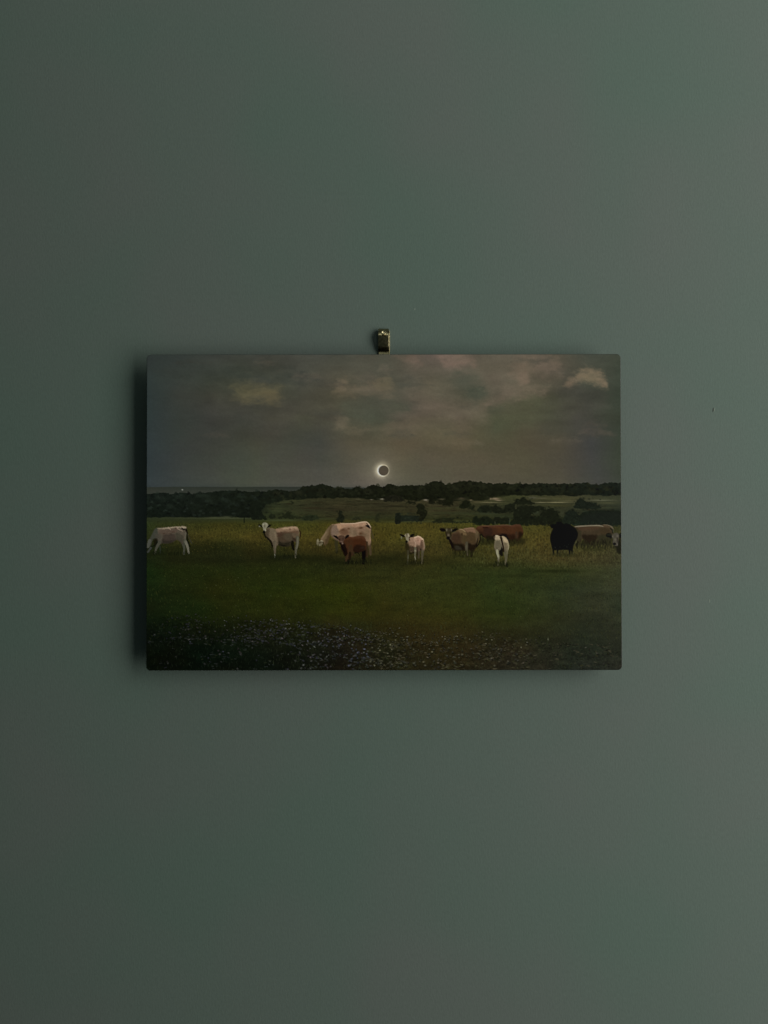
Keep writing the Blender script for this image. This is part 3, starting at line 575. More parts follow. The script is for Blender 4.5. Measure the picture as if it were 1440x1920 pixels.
    b.poly([(700, 500), (800, 430), (900, 440), (1040, 410), (1150, 430), (1200, 500), (1220, 620), (1200, 720), (1120, 760), (1030, 790), (960, 790), (930, 760), (920, 840), (830, 880), (760, 880), (700, 780), (640, 640)], (78, 45, 24), 1, .8, True, .045)
    b.poly([(820, 440), (900, 450), (1040, 418), (1150, 434), (1190, 500), (1060, 480), (920, 480)], (98, 62, 38), .8, 1.2)
    b.poly([(930, 480), (1150, 480), (1160, 600), (1100, 640), (940, 640)], (84, 45, 22), .8, 1.6)
    b.poly([(930, 650), (1060, 620), (1180, 660), (1170, 730), (1040, 790), (950, 790)], (46, 27, 16), .85, 1.3); b.blob(1130, 680, 60, 40, (66, 50, 38), .5)
    b.poly([(640, 620), (720, 600), (780, 700), (790, 860), (740, 870), (690, 780)], (32, 17, 10), .92, 1.0)
    b.poly([(780, 520), (900, 520), (910, 680), (880, 800), (800, 760), (760, 600)], (82, 50, 27), .75, 1.5)
    b.stroke([(860, 660), (860, 800), (800, 900), (760, 960)], [90, 110, 100, 60], (74, 51, 29), .95)
    b.stroke([(850, 800), (840, 900), (815, 1030)], [60, 60, 26], (40, 26, 13), .85); b.stroke([(815, 950), (815, 1035)], [24, 20], (14, 12, 7), .95); b.stroke([(1150, 980), (1150, 1035)], [40, 36], (13, 12, 8), .9)
    b.stroke([(920, 790), (940, 850)], [40, 30], (64, 47, 28), .8); b.stroke([(960, 800), (1020, 790), (1070, 860)], [30, 22, 14], (26, 26, 12), .8)
    b.stroke([(1230, 560), (1240, 760), (1240, 880)], [50, 50, 40], (74, 54, 32), .7)
    b.poly([(470, 405), (540, 410), (590, 450), (610, 500), (560, 480), (500, 440)], (22, 13, 9), 1, .6)
    b.poly([(730, 450), (760, 405), (800, 388), (830, 405), (800, 450), (740, 480)], (26, 15, 10), 1, .6)
    b.poly([(570, 440), (620, 405), (690, 405), (740, 440), (725, 500), (700, 540), (690, 590), (640, 600), (605, 560), (600, 500)], (88, 62, 44), 1, .7)
    b.blob(650, 440, 60, 30, (98, 72, 50), .7); b.blob(615, 495, 14, 24, (44, 26, 16), .8); b.blob(690, 480, 12, 24, (50, 30, 20), .7); b.blob(655, 540, 40, 16, (122, 94, 74), .85); b.blob(630, 578, 34, 20, (16, 10, 7), .95); b.blob(682, 580, 16, 26, (142, 118, 98), .9); b.stroke([(640, 600), (680, 680), (720, 760)], [24, 34, 40], (22, 12, 7), .8)
    tufts(b, 700, 1340, 1020, 60, 80, (38, 40, 18), .75)
    # -- white calf facing the camera
    b = Brush(img, 742, 985, 20, np.array([.90, .925, .98]), 1.65); b.bodies = bodies
    b.stroke([(880, 860), (880, 1000), (870, 1220)], [120, 80, 56], (72, 62, 42), .95)
    b.stroke([(1040, 800), (1020, 1000), (1005, 1180), (990, 1420)], [140, 100, 80, 56], (78, 70, 48), 1)
    b.poly([(500, 470), (600, 450), (700, 440), (800, 415), (860, 400), (940, 430), (1040, 510), (1075, 600), (1100, 740), (1095, 880), (1060, 950), (980, 930), (900, 960), (820, 940), (790, 1000), (700, 1000), (600, 1000), (500, 960), (450, 860), (430, 700), (460, 560)], (126, 98, 72), 1, .7, True, .04)
    b.poly([(380, 640), (470, 640), (540, 800), (560, 980), (500, 1060), (420, 980), (380, 820)], (48, 40, 18), .92, 1.1)
    b.poly([(560, 480), (700, 460), (760, 520), (780, 700), (740, 780), (620, 780), (550, 660)], (138, 108, 82), .75, 1.6)
    b.poly([(700, 470), (860, 410), (950, 470), (960, 640), (860, 720), (770, 660), (720, 560)], (156, 122, 95), .85, 1.3)
    b.blob(850, 560, 60, 60, (124, 92, 68), .6); b.blob(910, 580, 40, 60, (166, 130, 102), .5)
    b.poly([(700, 450), (860, 402), (940, 432), (1040, 512), (1060, 560), (960, 500), (860, 430), (760, 466)], (182, 156, 120), .92, .7)
    b.poly([(960, 600), (1010, 560), (1050, 680), (1040, 820), (960, 860), (940, 760)], (82, 62, 44), .75, 1.2)
    b.poly([(1050, 540), (1085, 640), (1100, 780), (1080, 880), (1060, 740)], (124, 110, 80), .8, .8)
    b.poly([(560, 780), (720, 800), (760, 960), (640, 1000), (540, 940)], (58, 45, 28), .8, 1.3)
    b.poly([(780, 780), (840, 760), (930, 800), (930, 900), (860, 960), (800, 940)], (76, 58, 40), .8, 1.2)
    b.blob(950, 910, 30, 50, (24, 17, 8), .9); b.stroke([(800, 800), (810, 960), (820, 1140)], [30, 50, 30], (42, 30, 16), .85)
    b.stroke([(690, 560), (760, 660), (745, 790), (755, 880)], [26, 40, 44, 36], (164, 136, 108), .55, 1.0)
    b.stroke([(745, 840), (740, 960), (735, 1100), (745, 1240), (765, 1400)], [70, 80, 60, 46, 34], (94, 86, 62), 1)
    b.blob(745, 950, 32, 50, (134, 124, 96), .8); b.stroke([(730, 1180), (752, 1260)], [24, 26], (116, 110, 82), .8)
    b.stroke([(470, 960), (470, 1120), (465, 1240), (455, 1440)], [80, 70, 54, 40], (66, 60, 38), .9); b.stroke([(480, 1120), (470, 1240)], [30, 30], (86, 84, 60), .8); b.stroke([(450, 1360), (462, 1450)], [36, 32], (72, 76, 56), .85)
    b.stroke([(540, 1000), (560, 1060), (690, 1010)], [60, 50, 50], (40, 34, 18), .8); b.stroke([(650, 950), (530, 1000)], [24, 18], (84, 72, 50), .7)
    b.stroke([(1030, 860), (1020, 1000)], [30, 26], (100, 92, 66), .6)
    b.poly([(170, 340), (220, 320), (330, 370), (360, 420), (300, 440), (220, 400)], (24, 14, 12), 1, .6)
    b.poly([(540, 400), (580, 340), (660, 315), (720, 330), (680, 390), (590, 440), (540, 450)], (22, 13, 10), 1, .6); b.stroke([(500, 450), (640, 430), (800, 400)], [20, 26, 10], (30, 20, 8), .8)
    b.poly([(340, 370), (400, 310), (440, 300), (500, 300), (530, 360), (550, 410), (520, 470), (500, 560), (480, 610), (440, 580), (400, 520), (380, 440)], (122, 110, 82), 1, .7)
    b.blob(485, 380, 34, 60, (158, 142, 112), .9); b.blob(375, 370, 26, 40, (122, 112, 80), .9); b.stroke([(430, 320), (430, 420)], [34, 24], (72, 60, 38), .8); b.blob(440, 510, 30, 44, (134, 122, 96), .9); b.blob(520, 440, 26, 14, (34, 22, 12), .9); b.blob(515, 520, 14, 60, (84, 70, 50), .7); b.blob(485, 590, 14, 34, (116, 104, 80), .9)
    b.blob(420, 610, 46, 48, (12, 8, 5), 1, 0, 4); b.blob(228, 455, 30, 44, (102, 98, 68), .95, 0, 3); b.stroke([(520, 450), (540, 560)], [30, 30], (54, 38, 24), .7)
    tufts(b, 380, 1080, 1430, 60, 120, (44, 43, 20), .75); tufts(b, 280, 420, 1080, 10, 100, (62, 56, 26))
    # -- red cow behind (right of the tan one)
    b = Brush(img, 896, 970, 15, np.array([.76, .80, .86]), 1.65); b.bodies = bodies
    b.stroke([(130, 480), (150, 600), (140, 700)], [70, 60, 40], (56, 50, 34), .6); b.stroke([(1090, 560), (1100, 700)], [70, 40], (58, 46, 30), .7)
    b.poly([(-40, 300), (60, 240), (200, 225), (400, 228), (600, 215), (760, 205), (950, 225), (1060, 205), (1180, 200), (1240, 250), (1285, 360), (1280, 470), (1210, 530), (1190, 630), (1120, 670), (1060, 640), (900, 670), (700, 660), (500, 640), (300, 620), (200, 570), (100, 470), (-40, 440)], (86, 52, 31), 1, .9, True, .045)
    b.poly([(560, 260), (800, 250), (1000, 300), (1080, 400), (1000, 470), (700, 440), (580, 380)], (96, 56, 31), .8, 1.6)
    b.poly([(1060, 280), (1200, 270), (1280, 380), (1260, 460), (1120, 400)], (92, 55, 28), .7, 1.4)
    b.poly([(700, 480), (900, 480), (1060, 500), (1080, 620), (900, 690), (760, 620)], (58, 34, 20), .85, 1.5); b.poly([(1160, 420), (1280, 440), (1240, 580), (1160, 600)], (48, 32, 17), .8, 1.2)
    b.stroke([(1100, 430), (1095, 600)], [60, 60], (78, 58, 38), .75, 1.3)
    b.poly([(200, 300), (380, 300), (420, 440), (380, 540), (220, 540), (170, 420)], (66, 41, 29), .8, 1.5); b.poly([(240, 520), (440, 520), (480, 620), (300, 640)], (42, 33, 17), .85, 1.2)
    b.stroke([(100, 480), (200, 560)], [40, 24], (32, 26, 12), .8); b.stroke([(160, 290), (300, 286)], [36, 30], (50, 25, 15), .85)
    b.stroke([(130, 240), (400, 236), (600, 226), (780, 218), (960, 236)], [16, 20, 18, 26, 22], (106, 78, 54), .85); b.stroke([(960, 240), (1080, 214), (1200, 216)], [20, 30, 30], (98, 64, 42), .8)
    b.blob(100, 270, 40, 40, (88, 62, 40), .8); b.stroke([(720, 290), (840, 370)], [20, 20], (76, 42, 22), .6, 1); b.stroke([(600, 470), (720, 465), (840, 500)], [10, 20, 20], (30, 17, 8), .8)
    b.stroke([(640, 510), (780, 520), (880, 640), (910, 700)], [50, 60, 60, 50], (26, 16, 8), .9)
    b.poly([(880, 640), (1100, 620), (1300, 600), (1320, 760), (900, 780)], (52, 47, 22), .55, 1.6, True, 0, 3, 3); b.poly([(60, 600), (300, 600), (470, 610), (470, 760), (60, 760)], (44, 42, 20), .5, 1.6, True, 0, 3, 3)
    tufts(b, 900, 1280, 700, 34, 90, (60, 54, 26)); tufts(b, 100, 460, 690, 30, 90, (52, 48, 24))
    # -- tan cow, broad side
    b = Brush(img, 818, 975, 15, np.array([.82, .84, .86]), 1.65); b.bodies = bodies
    b.stroke([(1240, 420), (1250, 540), (1200, 680), (1130, 760)], [40, 40, 34, 40], (30, 22, 12), .95)
    b.stroke([(1000, 800), (1010, 920), (1000, 1020)], [110, 80, 50], (42, 33, 20), .9)
    b.poly([(460, 370), (540, 330), (640, 270), (720, 255), (820, 240), (960, 218), (1060, 222), (1140, 270), (1200, 340), (1225, 420), (1215, 560), (1170, 680), (1120, 760), (1080, 840), (960, 900), (900, 860), (840, 880), (780, 860), (660, 850), (560, 850), (480, 820), (440, 700), (400, 600), (420, 460)], (84, 64, 42), 1, .8, True, .045)
    b.poly([(450, 640), (600, 660), (780, 700), (800, 840), (660, 860), (520, 860), (460, 800), (420, 660)], (36, 27, 14), .92, 1.5)
    b.poly([(900, 640), (1040, 690), (1140, 680), (1090, 840), (960, 900), (900, 820)], (40, 28, 16), .92, 1.3)
    b.poly([(480, 400), (620, 360), (700, 460), (700, 620), (560, 660), (460, 560)], (72, 51, 34), .8, 1.6)
    b.poly([(720, 420), (840, 380), (900, 500), (880, 680), (760, 640)], (82, 66, 40), .8, 1.5); b.poly([(900, 420), (1080, 360), (1130, 460), (1120, 620), (940, 620)], (86, 66, 41), .8, 1.6)
    b.poly([(640, 275), (740, 255), (840, 330), (860, 420), (740, 400), (660, 350)], (118, 94, 62), .85, 1.1)
    b.poly([(780, 250), (960, 220), (1070, 225), (1130, 300), (1120, 360), (1000, 340), (880, 330)], (130, 98, 72), .9, 1.0); b.stroke([(670, 262), (760, 275), (830, 330)], [16, 26, 20], (150, 126, 90), .85)
    b.stroke([(790, 250), (960, 226), (1060, 232)], [14, 24, 16], (146, 116, 88), .8); b.stroke([(900, 310), (1050, 300), (1110, 340)], [16, 30, 30], (132, 98, 74), .7)
    b.poly([(1110, 330), (1190, 350), (1200, 460), (1140, 620), (1110, 480)], (104, 86, 60), .7, 1.3); b.blob(735, 395, 26, 44, (48, 32, 12), .8); b.stroke([(1180, 520), (1140, 720)], [20, 40], (30, 22, 11), .8)
    b.stroke([(1210, 380), (1235, 560)], [24, 24], (76, 62, 40), .8)
    b.stroke([(870, 640), (860, 760), (870, 880), (890, 990)], [70, 80, 56, 40], (84, 75, 55), .95); b.blob(860, 750, 30, 70, (100, 92, 70), .7); b.poly([(540, 740), (640, 740), (720, 820), (640, 850), (560, 830)], (66, 60, 46), .75, 1.1)
    b.poly([(270, 320), (300, 240), (440, 230), (470, 300), (440, 380), (430, 500), (390, 580), (320, 540), (290, 460)], (62, 53, 32), 1, .8)
    b.stroke([(390, 560), (430, 640), (470, 760)], [60, 70, 50], (28, 19, 9), .85)
    b.poly([(100, 250), (160, 225), (250, 245), (265, 310), (200, 330), (140, 300)], (26, 16, 13), 1, .6); b.stroke([(130, 215), (270, 220)], [16, 16], (56, 48, 30), .8)
    b.poly([(450, 340), (470, 270), (540, 235), (620, 240), (600, 280), (520, 320)], (22, 15, 9), 1, .6); b.stroke([(450, 215), (600, 215)], [20, 26], (46, 40, 24), .8)
    b.blob(305, 275, 28, 50, (122, 114, 86), .9); b.blob(435, 275, 22, 46, (120, 110, 84), .9); b.blob(370, 290, 34, 60, (72, 66, 42), .8); b.blob(355, 425, 44, 50, (112, 98, 78), .9); b.blob(345, 505, 50, 44, (26, 17, 11), 1, 0, 3); b.blob(410, 510, 14, 34, (92, 80, 62), .8); b.stroke([(270, 330), (300, 440)], [20, 20], (40, 32, 14), .7); b.stroke([(400, 340), (430, 430)], [26, 26], (40, 32, 14), .7); b.stroke([(480, 345), (570, 335)], [14, 18], (88, 78, 58), .8)
    tufts(b, 460, 1120, 960, 50, 110, (54, 52, 24), .75)
    # -- small white calf seen from behind
    b = Brush(img, 896, 970, 15, np.array([.87, .89, .93]), 1.65); b.bodies = bodies
    b.stroke([(680, 850), (660, 1000), (690, 1060)], [110, 110, 60], (28, 24, 11), .95)
    b.poly([(460, 480), (500, 490), (520, 540), (490, 580), (460, 540)], (34, 19, 12), .95, .6); b.stroke([(430, 460), (470, 440)], [20, 26], (72, 44, 28), .8)
    b.stroke([(560, 860), (565, 980), (590, 1120), (580, 1340)], [150, 84, 62, 44], (98, 90, 66), 1)
    b.stroke([(810, 860), (800, 1040), (805, 1160), (785, 1320)], [150, 110, 70, 50], (92, 84, 60), 1)
    b.poly([(495, 540), (520, 505), (570, 510), (640, 545), (690, 535), (760, 545), (820, 600), (870, 690), (888, 800), (870, 900), (830, 960), (760, 940), (700, 860), (670, 820), (650, 900), (590, 930), (510, 930), (475, 860), (478, 740), (495, 640)], (128, 112, 84), 1, .7, True, .04)
    b.poly([(510, 660), (640, 640), (660, 780), (640, 900), (540, 920), (490, 840)], (98, 87, 66), .85, 1.4); b.poly([(740, 720), (830, 720), (860, 820), (820, 920), (760, 860)], (106, 90, 66), .7, 1.3)
    b.poly([(500, 520), (560, 512), (640, 550), (640, 630), (540, 630), (500, 600)], (160, 138, 108), .9, 1.0); b.poly([(700, 545), (760, 552), (830, 620), (860, 700), (760, 700), (720, 620)], (168, 144, 110), .92, 1.0); b.blob(545, 525, 40, 22, (178, 156, 128), .8)
    b.stroke([(855, 680), (878, 800), (868, 900)], [20, 26, 22], (142, 126, 94), .8)
    b.stroke([(660, 570), (680, 640), (705, 740), (735, 880), (740, 960)], [60, 50, 44, 40, 40], (48, 34, 17), .97); b.stroke([(665, 560), (690, 600)], [50, 44], (66, 50, 26), .7)
    b.stroke([(555, 930), (560, 1020), (590, 1110)], [60, 60, 44], (152, 144, 114), .8); b.blob(600, 880, 30, 20, (124, 110, 88), .7); b.stroke([(590, 1060), (600, 1160)], [30, 26], (136, 128, 98), .7); b.stroke([(840, 900), (835, 1020)], [30, 30], (116, 104, 76), .6)
    tufts(b, 480, 880, 1340, 50, 110, (44, 46, 22), .75)
    # -- tan cow at the right edge
    b = Brush(img, 1076, 970, 15, np.array([.84, .87, .90]), 1.65); b.bodies = bodies
    b.poly([(20, 270), (120, 245), (300, 235), (500, 225), (740, 225), (860, 205), (980, 215), (1080, 260), (1125, 320), (1130, 420), (1100, 520), (1040, 640), (900, 700), (700, 720), (560, 770), (420, 750), (330, 730), (280, 600), (200, 700), (120, 700), (120, 420), (80, 330)], (76, 61, 42), 1, .8, True, .045)
    b.poly([(250, 500), (400, 490), (640, 500), (680, 640), (640, 740), (480, 770), (350, 740), (300, 620)], (47, 35, 23), .88, 1.3); b.poly([(700, 520), (1050, 480), (1080, 620), (960, 760), (760, 740)], (57, 53, 34), .85, 1.6)
    b.poly([(160, 280), (400, 270), (700, 270), (700, 340), (460, 360), (180, 360)], (84, 62, 43), .8, 1.3); b.poly([(740, 300), (960, 300), (1020, 400), (940, 480), (780, 460)], (70, 55, 35), .75, 1.5); b.blob(890, 255, 80, 30, (94, 72, 52), .8)
    b.stroke([(50, 270), (120, 258), (320, 244), (520, 236), (740, 236), (840, 262)], [16, 34, 30, 30, 34, 20], (128, 116, 92), .92); b.stroke([(860, 214), (980, 222), (1080, 270), (1120, 320)], [16, 20, 34, 26], (110, 98, 76), .85)
    b.stroke([(1040, 310), (1100, 360), (1110, 440)], [30, 44, 36], (38, 38, 22), .85); b.stroke([(1125, 340), (1130, 420)], [18, 18], (84, 82, 64), .8)
    b.stroke([(180, 420), (160, 620), (120, 740)], [110, 110, 70], (62, 55, 36), .8, 1.0)
    tufts(b, 60, 1160, 800, 90, 150, (58, 54, 32), .75)
    # its neighbour's head, cut by the edge
    b.poly([(930, 470), (1000, 455), (1090, 480), (1090, 580), (1040, 590), (940, 540)], (26, 25, 15), .95, .7); b.stroke([(960, 500), (1080, 500)], [16, 20], (62, 62, 48), .8)
    b.poly([(1290, 480), (1340, 450), (1340, 560), (1290, 570)], (20, 21, 14), .95, .7)
    b.poly([(1160, 700), (1290, 640), (1340, 600), (1340, 1000), (1220, 980), (1190, 860)], (38, 36, 24), .9, 1)
    b.poly([(1090, 520), (1150, 450), (1230, 440), (1280, 480), (1285, 570), (1265, 680), (1255, 790), (1220, 810), (1140, 790), (1110, 720), (1120, 620)], (84, 76, 62), 1, .7)
    b.blob(1110, 545, 26, 34, (106, 96, 78), .8); b.blob(1240, 530, 36, 44, (108, 97, 80), .8); b.blob(1180, 630, 34, 50, (112, 100, 80), .8); b.blob(1160, 750, 46, 36, (26, 20, 14), .97, 0, 3); b.blob(1240, 765, 14, 36, (106, 95, 80), .8); b.stroke([(1240, 590), (1255, 700)], [40, 40], (66, 56, 46), .8)
    # -- black cow
    b = Brush(img, 1020, 965, 18, 1.0, 1.65); b.bodies = bodies
    b.stroke([(215, 640), (250, 520), (310, 440)], [14, 18, 16], (62, 64, 44), .7); b.stroke([(1130, 820), (1090, 950), (1010, 1060)], [16, 20, 16], (66, 66, 52), .7)
    b.poly([(225, 390), (260, 340), (420, 320), (450, 260), (530, 235), (620, 255), (700, 320), (760, 290), (880, 330), (1000, 400), (1100, 490), (1155, 600), (1160, 720), (1110, 860), (1030, 1000), (1000, 1140), (960, 1220), (860, 1200), (700, 1190), (560, 1200), (430, 1200), (310, 1180), (270, 1040), (230, 880), (225, 740), (260, 600), (320, 480), (270, 450)], (10, 13, 10), 1, .7)
    b.poly([(700, 500), (960, 480), (1060, 680), (980, 880), (760, 900)], (14, 17, 13), .7, 2.5); b.blob(770, 440, 40, 30, (24, 28, 24), .6); b.blob(970, 660, 24, 60, (20, 25, 20), .6)
    for x, y, r in [(395, 1110, 24), (460, 1150, 20), (790, 1090, 24), (710, 1050, 16), (890, 1150, 20), (660, 1190, 20), (850, 1010, 14), (560, 1100, 14)]: b.blob(x, y, r, r, (52, 54, 48), .8)
    for x in (330, 470, 880, 960): b.stroke([(x, 1150), (x + 8, 1330)], [70, 46], (12, 14, 9), .85)
    tufts(b, 240, 1060, 1340, 46, 130, (62, 60, 34), .6); tufts(b, 300, 1000, 1200, 14, 90, (40, 42, 28), .5)

# ---------------------------------------------------------------- the print: thin rounded metal sheet on a float frame
W = (PX1 - PX0) * PXM; H = (PY1 - PY0) * PXM
X0 = (PX0 - 720) * PXM; Z1 = (960 - PY0) * PXM; CX = X0 + W / 2; CZ = Z1 - H / 2
RAD = 8.2 * PXM
art = bpy.data.objects.new("wall_print", None); scene.collection.objects.link(art)
art.location = (CX, 0, CZ); art.rotation_euler = (0, math.radians(-.07), 0); art.empty_display_size = .05
tag(art, "frameless metal print of cattle grazing under an eclipsed sun, hanging on the green wall", "picture")

def rounded(w, h, r, n=10):
    pts = []
    for cx, cz, a0 in ((w / 2 - r, h / 2 - r, 0), (-w / 2 + r, h / 2 - r, 90), (-w / 2 + r, -h / 2 + r, 180), (w / 2 - r, -h / 2 + r, 270)):
        for i in range(n + 1):
            a = math.radians(a0 + 90 * i / n); pts.append((cx + r * math.cos(a), cz + r * math.sin(a)))
    return pts
bm = bmesh.new()
rings = []
for ins, y in ((.0003, FACE_Y + .0014), (0, FACE_Y + .0011), (0, FACE_Y + .0005), (.00015, FACE_Y + .0002), (.0005, FACE_Y + .00003)):
    rings.append([bm.verts.new((x, y, z)) for x, z in rounded(W - 2 * ins, H - 2 * ins, RAD - ins)])
for a, b_ in zip(rings, rings[1:]):
    for i in range(len(a)):
        j = (i + 1) % len(a); bm.faces.new((a[i], a[j], b_[j], b_[i]))
bm.faces.new(rings[0]); bm.faces.new(rings[-1][::-1])
m_edge, nt, p = new_mat("coated_metal_edge")
p.inputs["Base Color"].default_value = (.018, .022, .017, 1); p.inputs["Metallic"].default_value = .1; p.inputs["Roughness"].default_value = .38
link("panel", mesh_of(bm, "panel"), art, m_edge)

# printed face: one vertex per dot, colour stored on the vertices
seen = (paint() / 255.0)
lin = np.where(seen <= .04045, seen / 12.92, ((seen + .055) / 1.055) ** 2.4)
U = (XX - 720.5) / 445.5; V = (YY - 959.5) / 296.5
INK = np.maximum(lin - (.0016 + .0020 * U + .0014 * U * U)[:, :, None], 0) / ((.626 + .120 * U - .015 * V + .011 * U * U)[:, :, None] * np.array([1, 1, .97]))     # measured tones turned into dye reflectance
alb = np.clip(INK, .0015, .9)
ins = .00045
gx = (np.linspace(-1, 1, PW) * (W / 2 - ins))[None, :].repeat(PH, 0); gz = (np.linspace(1, -1, PH) * (H / 2 - ins))[:, None].repeat(PW, 1)
rr = RAD - ins
over = np.clip(np.abs(gz) - (H / 2 - ins - rr), 0, rr)
lim = W / 2 - ins - rr + np.sqrt(np.clip(rr * rr - over * over, 0, None))
gx = np.clip(gx, -lim, lim)
co = np.stack([gx, np.full_like(gx, FACE_Y), gz], -1).reshape(-1, 3).astype(np.float32)
idx = np.arange(PH * PW).reshape(PH, PW)
quads = np.stack([idx[:-1, :-1], idx[1:, :-1], idx[1:, 1:], idx[:-1, 1:]], -1).reshape(-1, 4)
me = bpy.data.meshes.new("print_face")
me.vertices.add(PH * PW); me.vertices.foreach_set("co", co.ravel())
nq = len(quads)
me.loops.add(nq * 4); me.loops.foreach_set("vertex_index", quads.ravel().astype(np.int32))
me.polygons.add(nq); me.polygons.foreach_set("loop_start", np.arange(0, nq * 4, 4, dtype=np.int32))
me.update(calc_edges=True)
ca = me.color_attributes.new("ink", 'FLOAT_COLOR', 'POINT')
ca.data.foreach_set("color", np.concatenate([alb, np.ones((PH, PW, 1))], -1).astype(np.float32).ravel())
m_ink, nt, p = new_mat("dye_print_satin")
N = nt.nodes.new; L = nt.links.new
at = N("ShaderNodeAttribute"); at.attribute_name = "ink"; L(at.outputs["Color"], p.inputs["Base Color"])
p.inputs["Roughness"].default_value = .48; p.inputs["Specular IOR Level"].default_value = .075
link("print_face", me, art, m_ink)

# float frame behind, its bumpers and hanging bar
m_wood, nt, p = new_mat("black_float_frame")
N = nt.nodes.new; L = nt.links.new
tc = N("ShaderNodeTexCoord"); nn = N("ShaderNodeTexNoise"); nn.inputs["Scale"].default_value = 60; L(tc.outputs["Object"], nn.inputs[0])
rp = N("ShaderNodeValToRGB"); L(nn.outputs[0], rp.inputs[0]); rp.color_ramp.elements[0].color = (.012, .012, .011, 1); rp.color_ramp.elements[1].color = (.03, .03, .027, 1); L(rp.outputs[0], p.inputs["Base Color"])
IN = .030; RW = .018; yb, yf = -.0055, FACE_Y + .0014
for c, d in (((0, 0, H / 2 - IN - RW / 2), (W - 2 * IN, 0, RW)), ((0, 0, -H / 2 + IN + RW / 2), (W - 2 * IN, 0, RW)),
             ((W / 2 - IN - RW / 2, 0, 0), (RW, 0, H - 2 * IN - 2 * RW - .0004)), ((-W / 2 + IN + RW / 2, 0, 0), (RW, 0, H - 2 * IN - 2 * RW - .0004))):
    bm = bmesh.new(); box(bm, (c[0], (yb + yf) / 2, c[2]), (d[0], yb - yf, d[2]), .0006)
    link("backing_rail", mesh_of(bm, "backing_rail"), art, m_wood)
m_rub, nt, p = new_mat("felt_bumper"); p.inputs["Base Color"].default_value = (.03, .03, .03, 1); p.inputs["Roughness"].default_value = .9
for s in (-1, 1):
    bm = bmesh.new()
    bmesh.ops.create_cone(bm, cap_ends=True, segments=20, radius1=.006, radius2=.0055, depth=.0053, matrix=Matrix.Translation((s * (W / 2 - IN - RW / 2), -.00285, -H / 2 + IN + RW / 2)) @ Matrix.Rotation(math.radians(90), 4, 'X'))
    link("bumper", mesh_of(bm, "bumper"), art, m_rub)
m_steel, nt, p = new_mat("zinc_steel"); p.inputs["Base Color"].default_value = (.45, .45, .43, 1); p.inputs["Metallic"].default_value = 1; p.inputs["Roughness"].default_value = .4
ztop = H / 2 - IN - RW
bm = bmesh.new(); box(bm, (0, -.0048, ztop + .009), (.05, .0012, .012), .0002); box(bm, (0, -.0036, ztop + .0065), (.026, .0012, .005), .0002)
link("hanging_bar", mesh_of(bm, "hanging_bar"), art, m_steel)

# ---------------------------------------------------------------- brass picture hook and its nail
m_brass, nt, p = new_mat("aged_brass")
N = nt.nodes.new; L = nt.links.new
tc = N("ShaderNodeTexCoord"); nn = N("ShaderNodeTexNoise"); nn.inputs["Scale"].default_value = 500; nn.inputs["Detail"].default_value = 4; L(tc.outputs["Object"], nn.inputs[0])
rp = N("ShaderNodeValToRGB"); L(nn.outputs[0], rp.inputs[0])
rp.color_ramp.elements[0].position = .3; rp.color_ramp.elements[0].color = (.22, .19, .095, 1); rp.color_ramp.elements[1].position = .68; rp.color_ramp.elements[1].color = (.42, .365, .20, 1)
L(rp.outputs[0], p.inputs["Base Color"]); p.inputs["Metallic"].default_value = 1
r3 = N("ShaderNodeMapRange"); L(nn.outputs[0], r3.inputs[0]); r3.inputs[3].default_value = .16; r3.inputs[4].default_value = .30; L(r3.outputs[0], p.inputs["Roughness"])
hook = bpy.data.objects.new("picture_hook", None); scene.collection.objects.link(hook)
K = 1.0256                                   # wall plane is a little farther than the print
hx = (720.6 - 720) * PXM * K
hook.location = (hx, 0, .155); hook.empty_display_size = .01
tag(hook, "small brass picture hook with a nail, above the top edge of the print", "hook")

def strip(prof, w, t, name, mat, bev=.0003, xoff=0):
    """bend a flat strip of width w and thickness t along a profile of (y, z) points"""
    P = [Vector((0, a * MM, b * MM)) for a, b in prof]
    bm = bmesh.new(); rows = []
    for i, q in enumerate(P):
        d = (P[min(i + 1, len(P) - 1)] - P[max(i - 1, 0)]).normalized()
        n = Vector((0, d.z, -d.y))
        rows.append([bm.verts.new(q + Vector((xoff + sx * w / 2, 0, 0)) + n * (sn * t / 2)) for sx, sn in ((-1, -1), (1, -1), (1, 1), (-1, 1))])
    for a, b_ in zip(rows, rows[1:]):
        for k in range(4):
            bm.faces.new((a[k], a[(k + 1) % 4], b_[(k + 1) % 4], b_[k]))
    bm.faces.new(rows[0]); bm.faces.new(rows[-1][::-1])
    bmesh.ops.recalc_face_normals(bm, faces=bm.faces)
    ed = [e for e in bm.edges if len(e.link_faces) == 2 and e.calc_face_angle() > 1.0]
    bmesh.ops.bevel(bm, geom=ed, offset=bev, segments=3, affect='EDGES', profile=.5)
    me = mesh_of(bm, name, True)
    return link(name, me, hook, mat)
z0 = 155.0
def zz(y): return ((960 - y) * PXM * 1000 * K) - z0
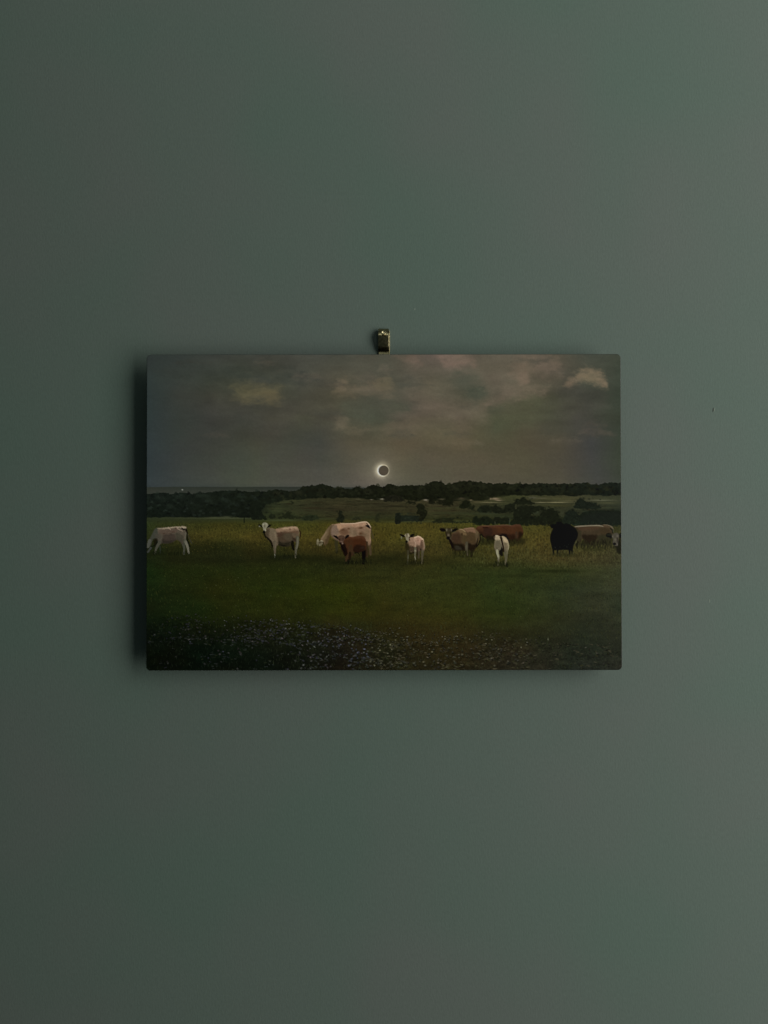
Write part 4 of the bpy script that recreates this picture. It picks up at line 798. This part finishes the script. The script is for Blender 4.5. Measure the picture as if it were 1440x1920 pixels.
# back strap: from the hidden J at the bottom up to the fold at the top
jz = (CZ + ztop) * 1000 + 4.0 - z0
strip([(-4.9, jz + 5), (-4.9, jz + .6), (-4.4, jz - 1.0), (-3.2, jz - 1.9), (-1.9, jz - 1.4), (-1.0, jz), (-.75, jz + 4), (-.75, zz(700)), (-1.4, zz(685)), (-2.6, zz(674)), (-2.75, zz(669)), (-2.25, zz(664)), (-1.1, zz(658)), (-.75, zz(653)), (-.75, zz(640)), (-.75, zz(619))], 11.1 * MM, .0009, "strap", m_brass, .0003, .0002)
# nail guide: sloping top plate, then an underside returning to the strap
strip([(-1.6, zz(617.2)), (-2.6, zz(616.6)), (-4.2, zz(619.0)), (-6.8, zz(627.5)), (-7.6, zz(630.5)), (-7.7, zz(632.5)), (-7.1, zz(635)), (-4.6, zz(648)), (-2.6, zz(656.0)), (-1.75, zz(658))], 10.5 * MM, .0009, "nail_guide", m_brass, .00035, -.0004)
# nail driven down through the guide into the wall
m_nail, nt, p = new_mat("brass_nail"); p.inputs["Base Color"].default_value = (.55, .48, .28, 1); p.inputs["Metallic"].default_value = 1; p.inputs["Roughness"].default_value = .28
bm = bmesh.new()
prof = [(0, .15), (.9, .1), (1.5, .35), (1.9, .75), (2.2, .8), (2.4, .55), (2.35, .2), (2.0, -.1), (.8, -.3), (.72, -.6), (.7, -13.5), (.05, -15.5)]
ring = None; SEG = 20
for r, h in prof:
    cur = [bm.verts.new((r * MM * math.cos(2 * math.pi * k / SEG), r * MM * math.sin(2 * math.pi * k / SEG), h * MM)) for k in range(SEG)] if r > 0 else [bm.verts.new((0, 0, h * MM))]
    if ring:
        for k in range(SEG):
            a = ring[k % len(ring)]; b2 = ring[(k + 1) % len(ring)]; c = cur[(k + 1) % SEG]; d = cur[k]
            bm.faces.new((a, c, d) if len(ring) == 1 else (a, b2, c, d))
    ring = cur
bm.faces.new(ring)
nail = link("nail", mesh_of(bm, "nail", True), hook, m_nail)
ax = Vector((0, -1, .42)).normalized()       # from the wall outwards and up
nail.rotation_euler = ax.to_track_quat('Z', 'Y').to_euler()
nail.location = (-.0002, -7.4 * MM, zz(626.2) * MM)
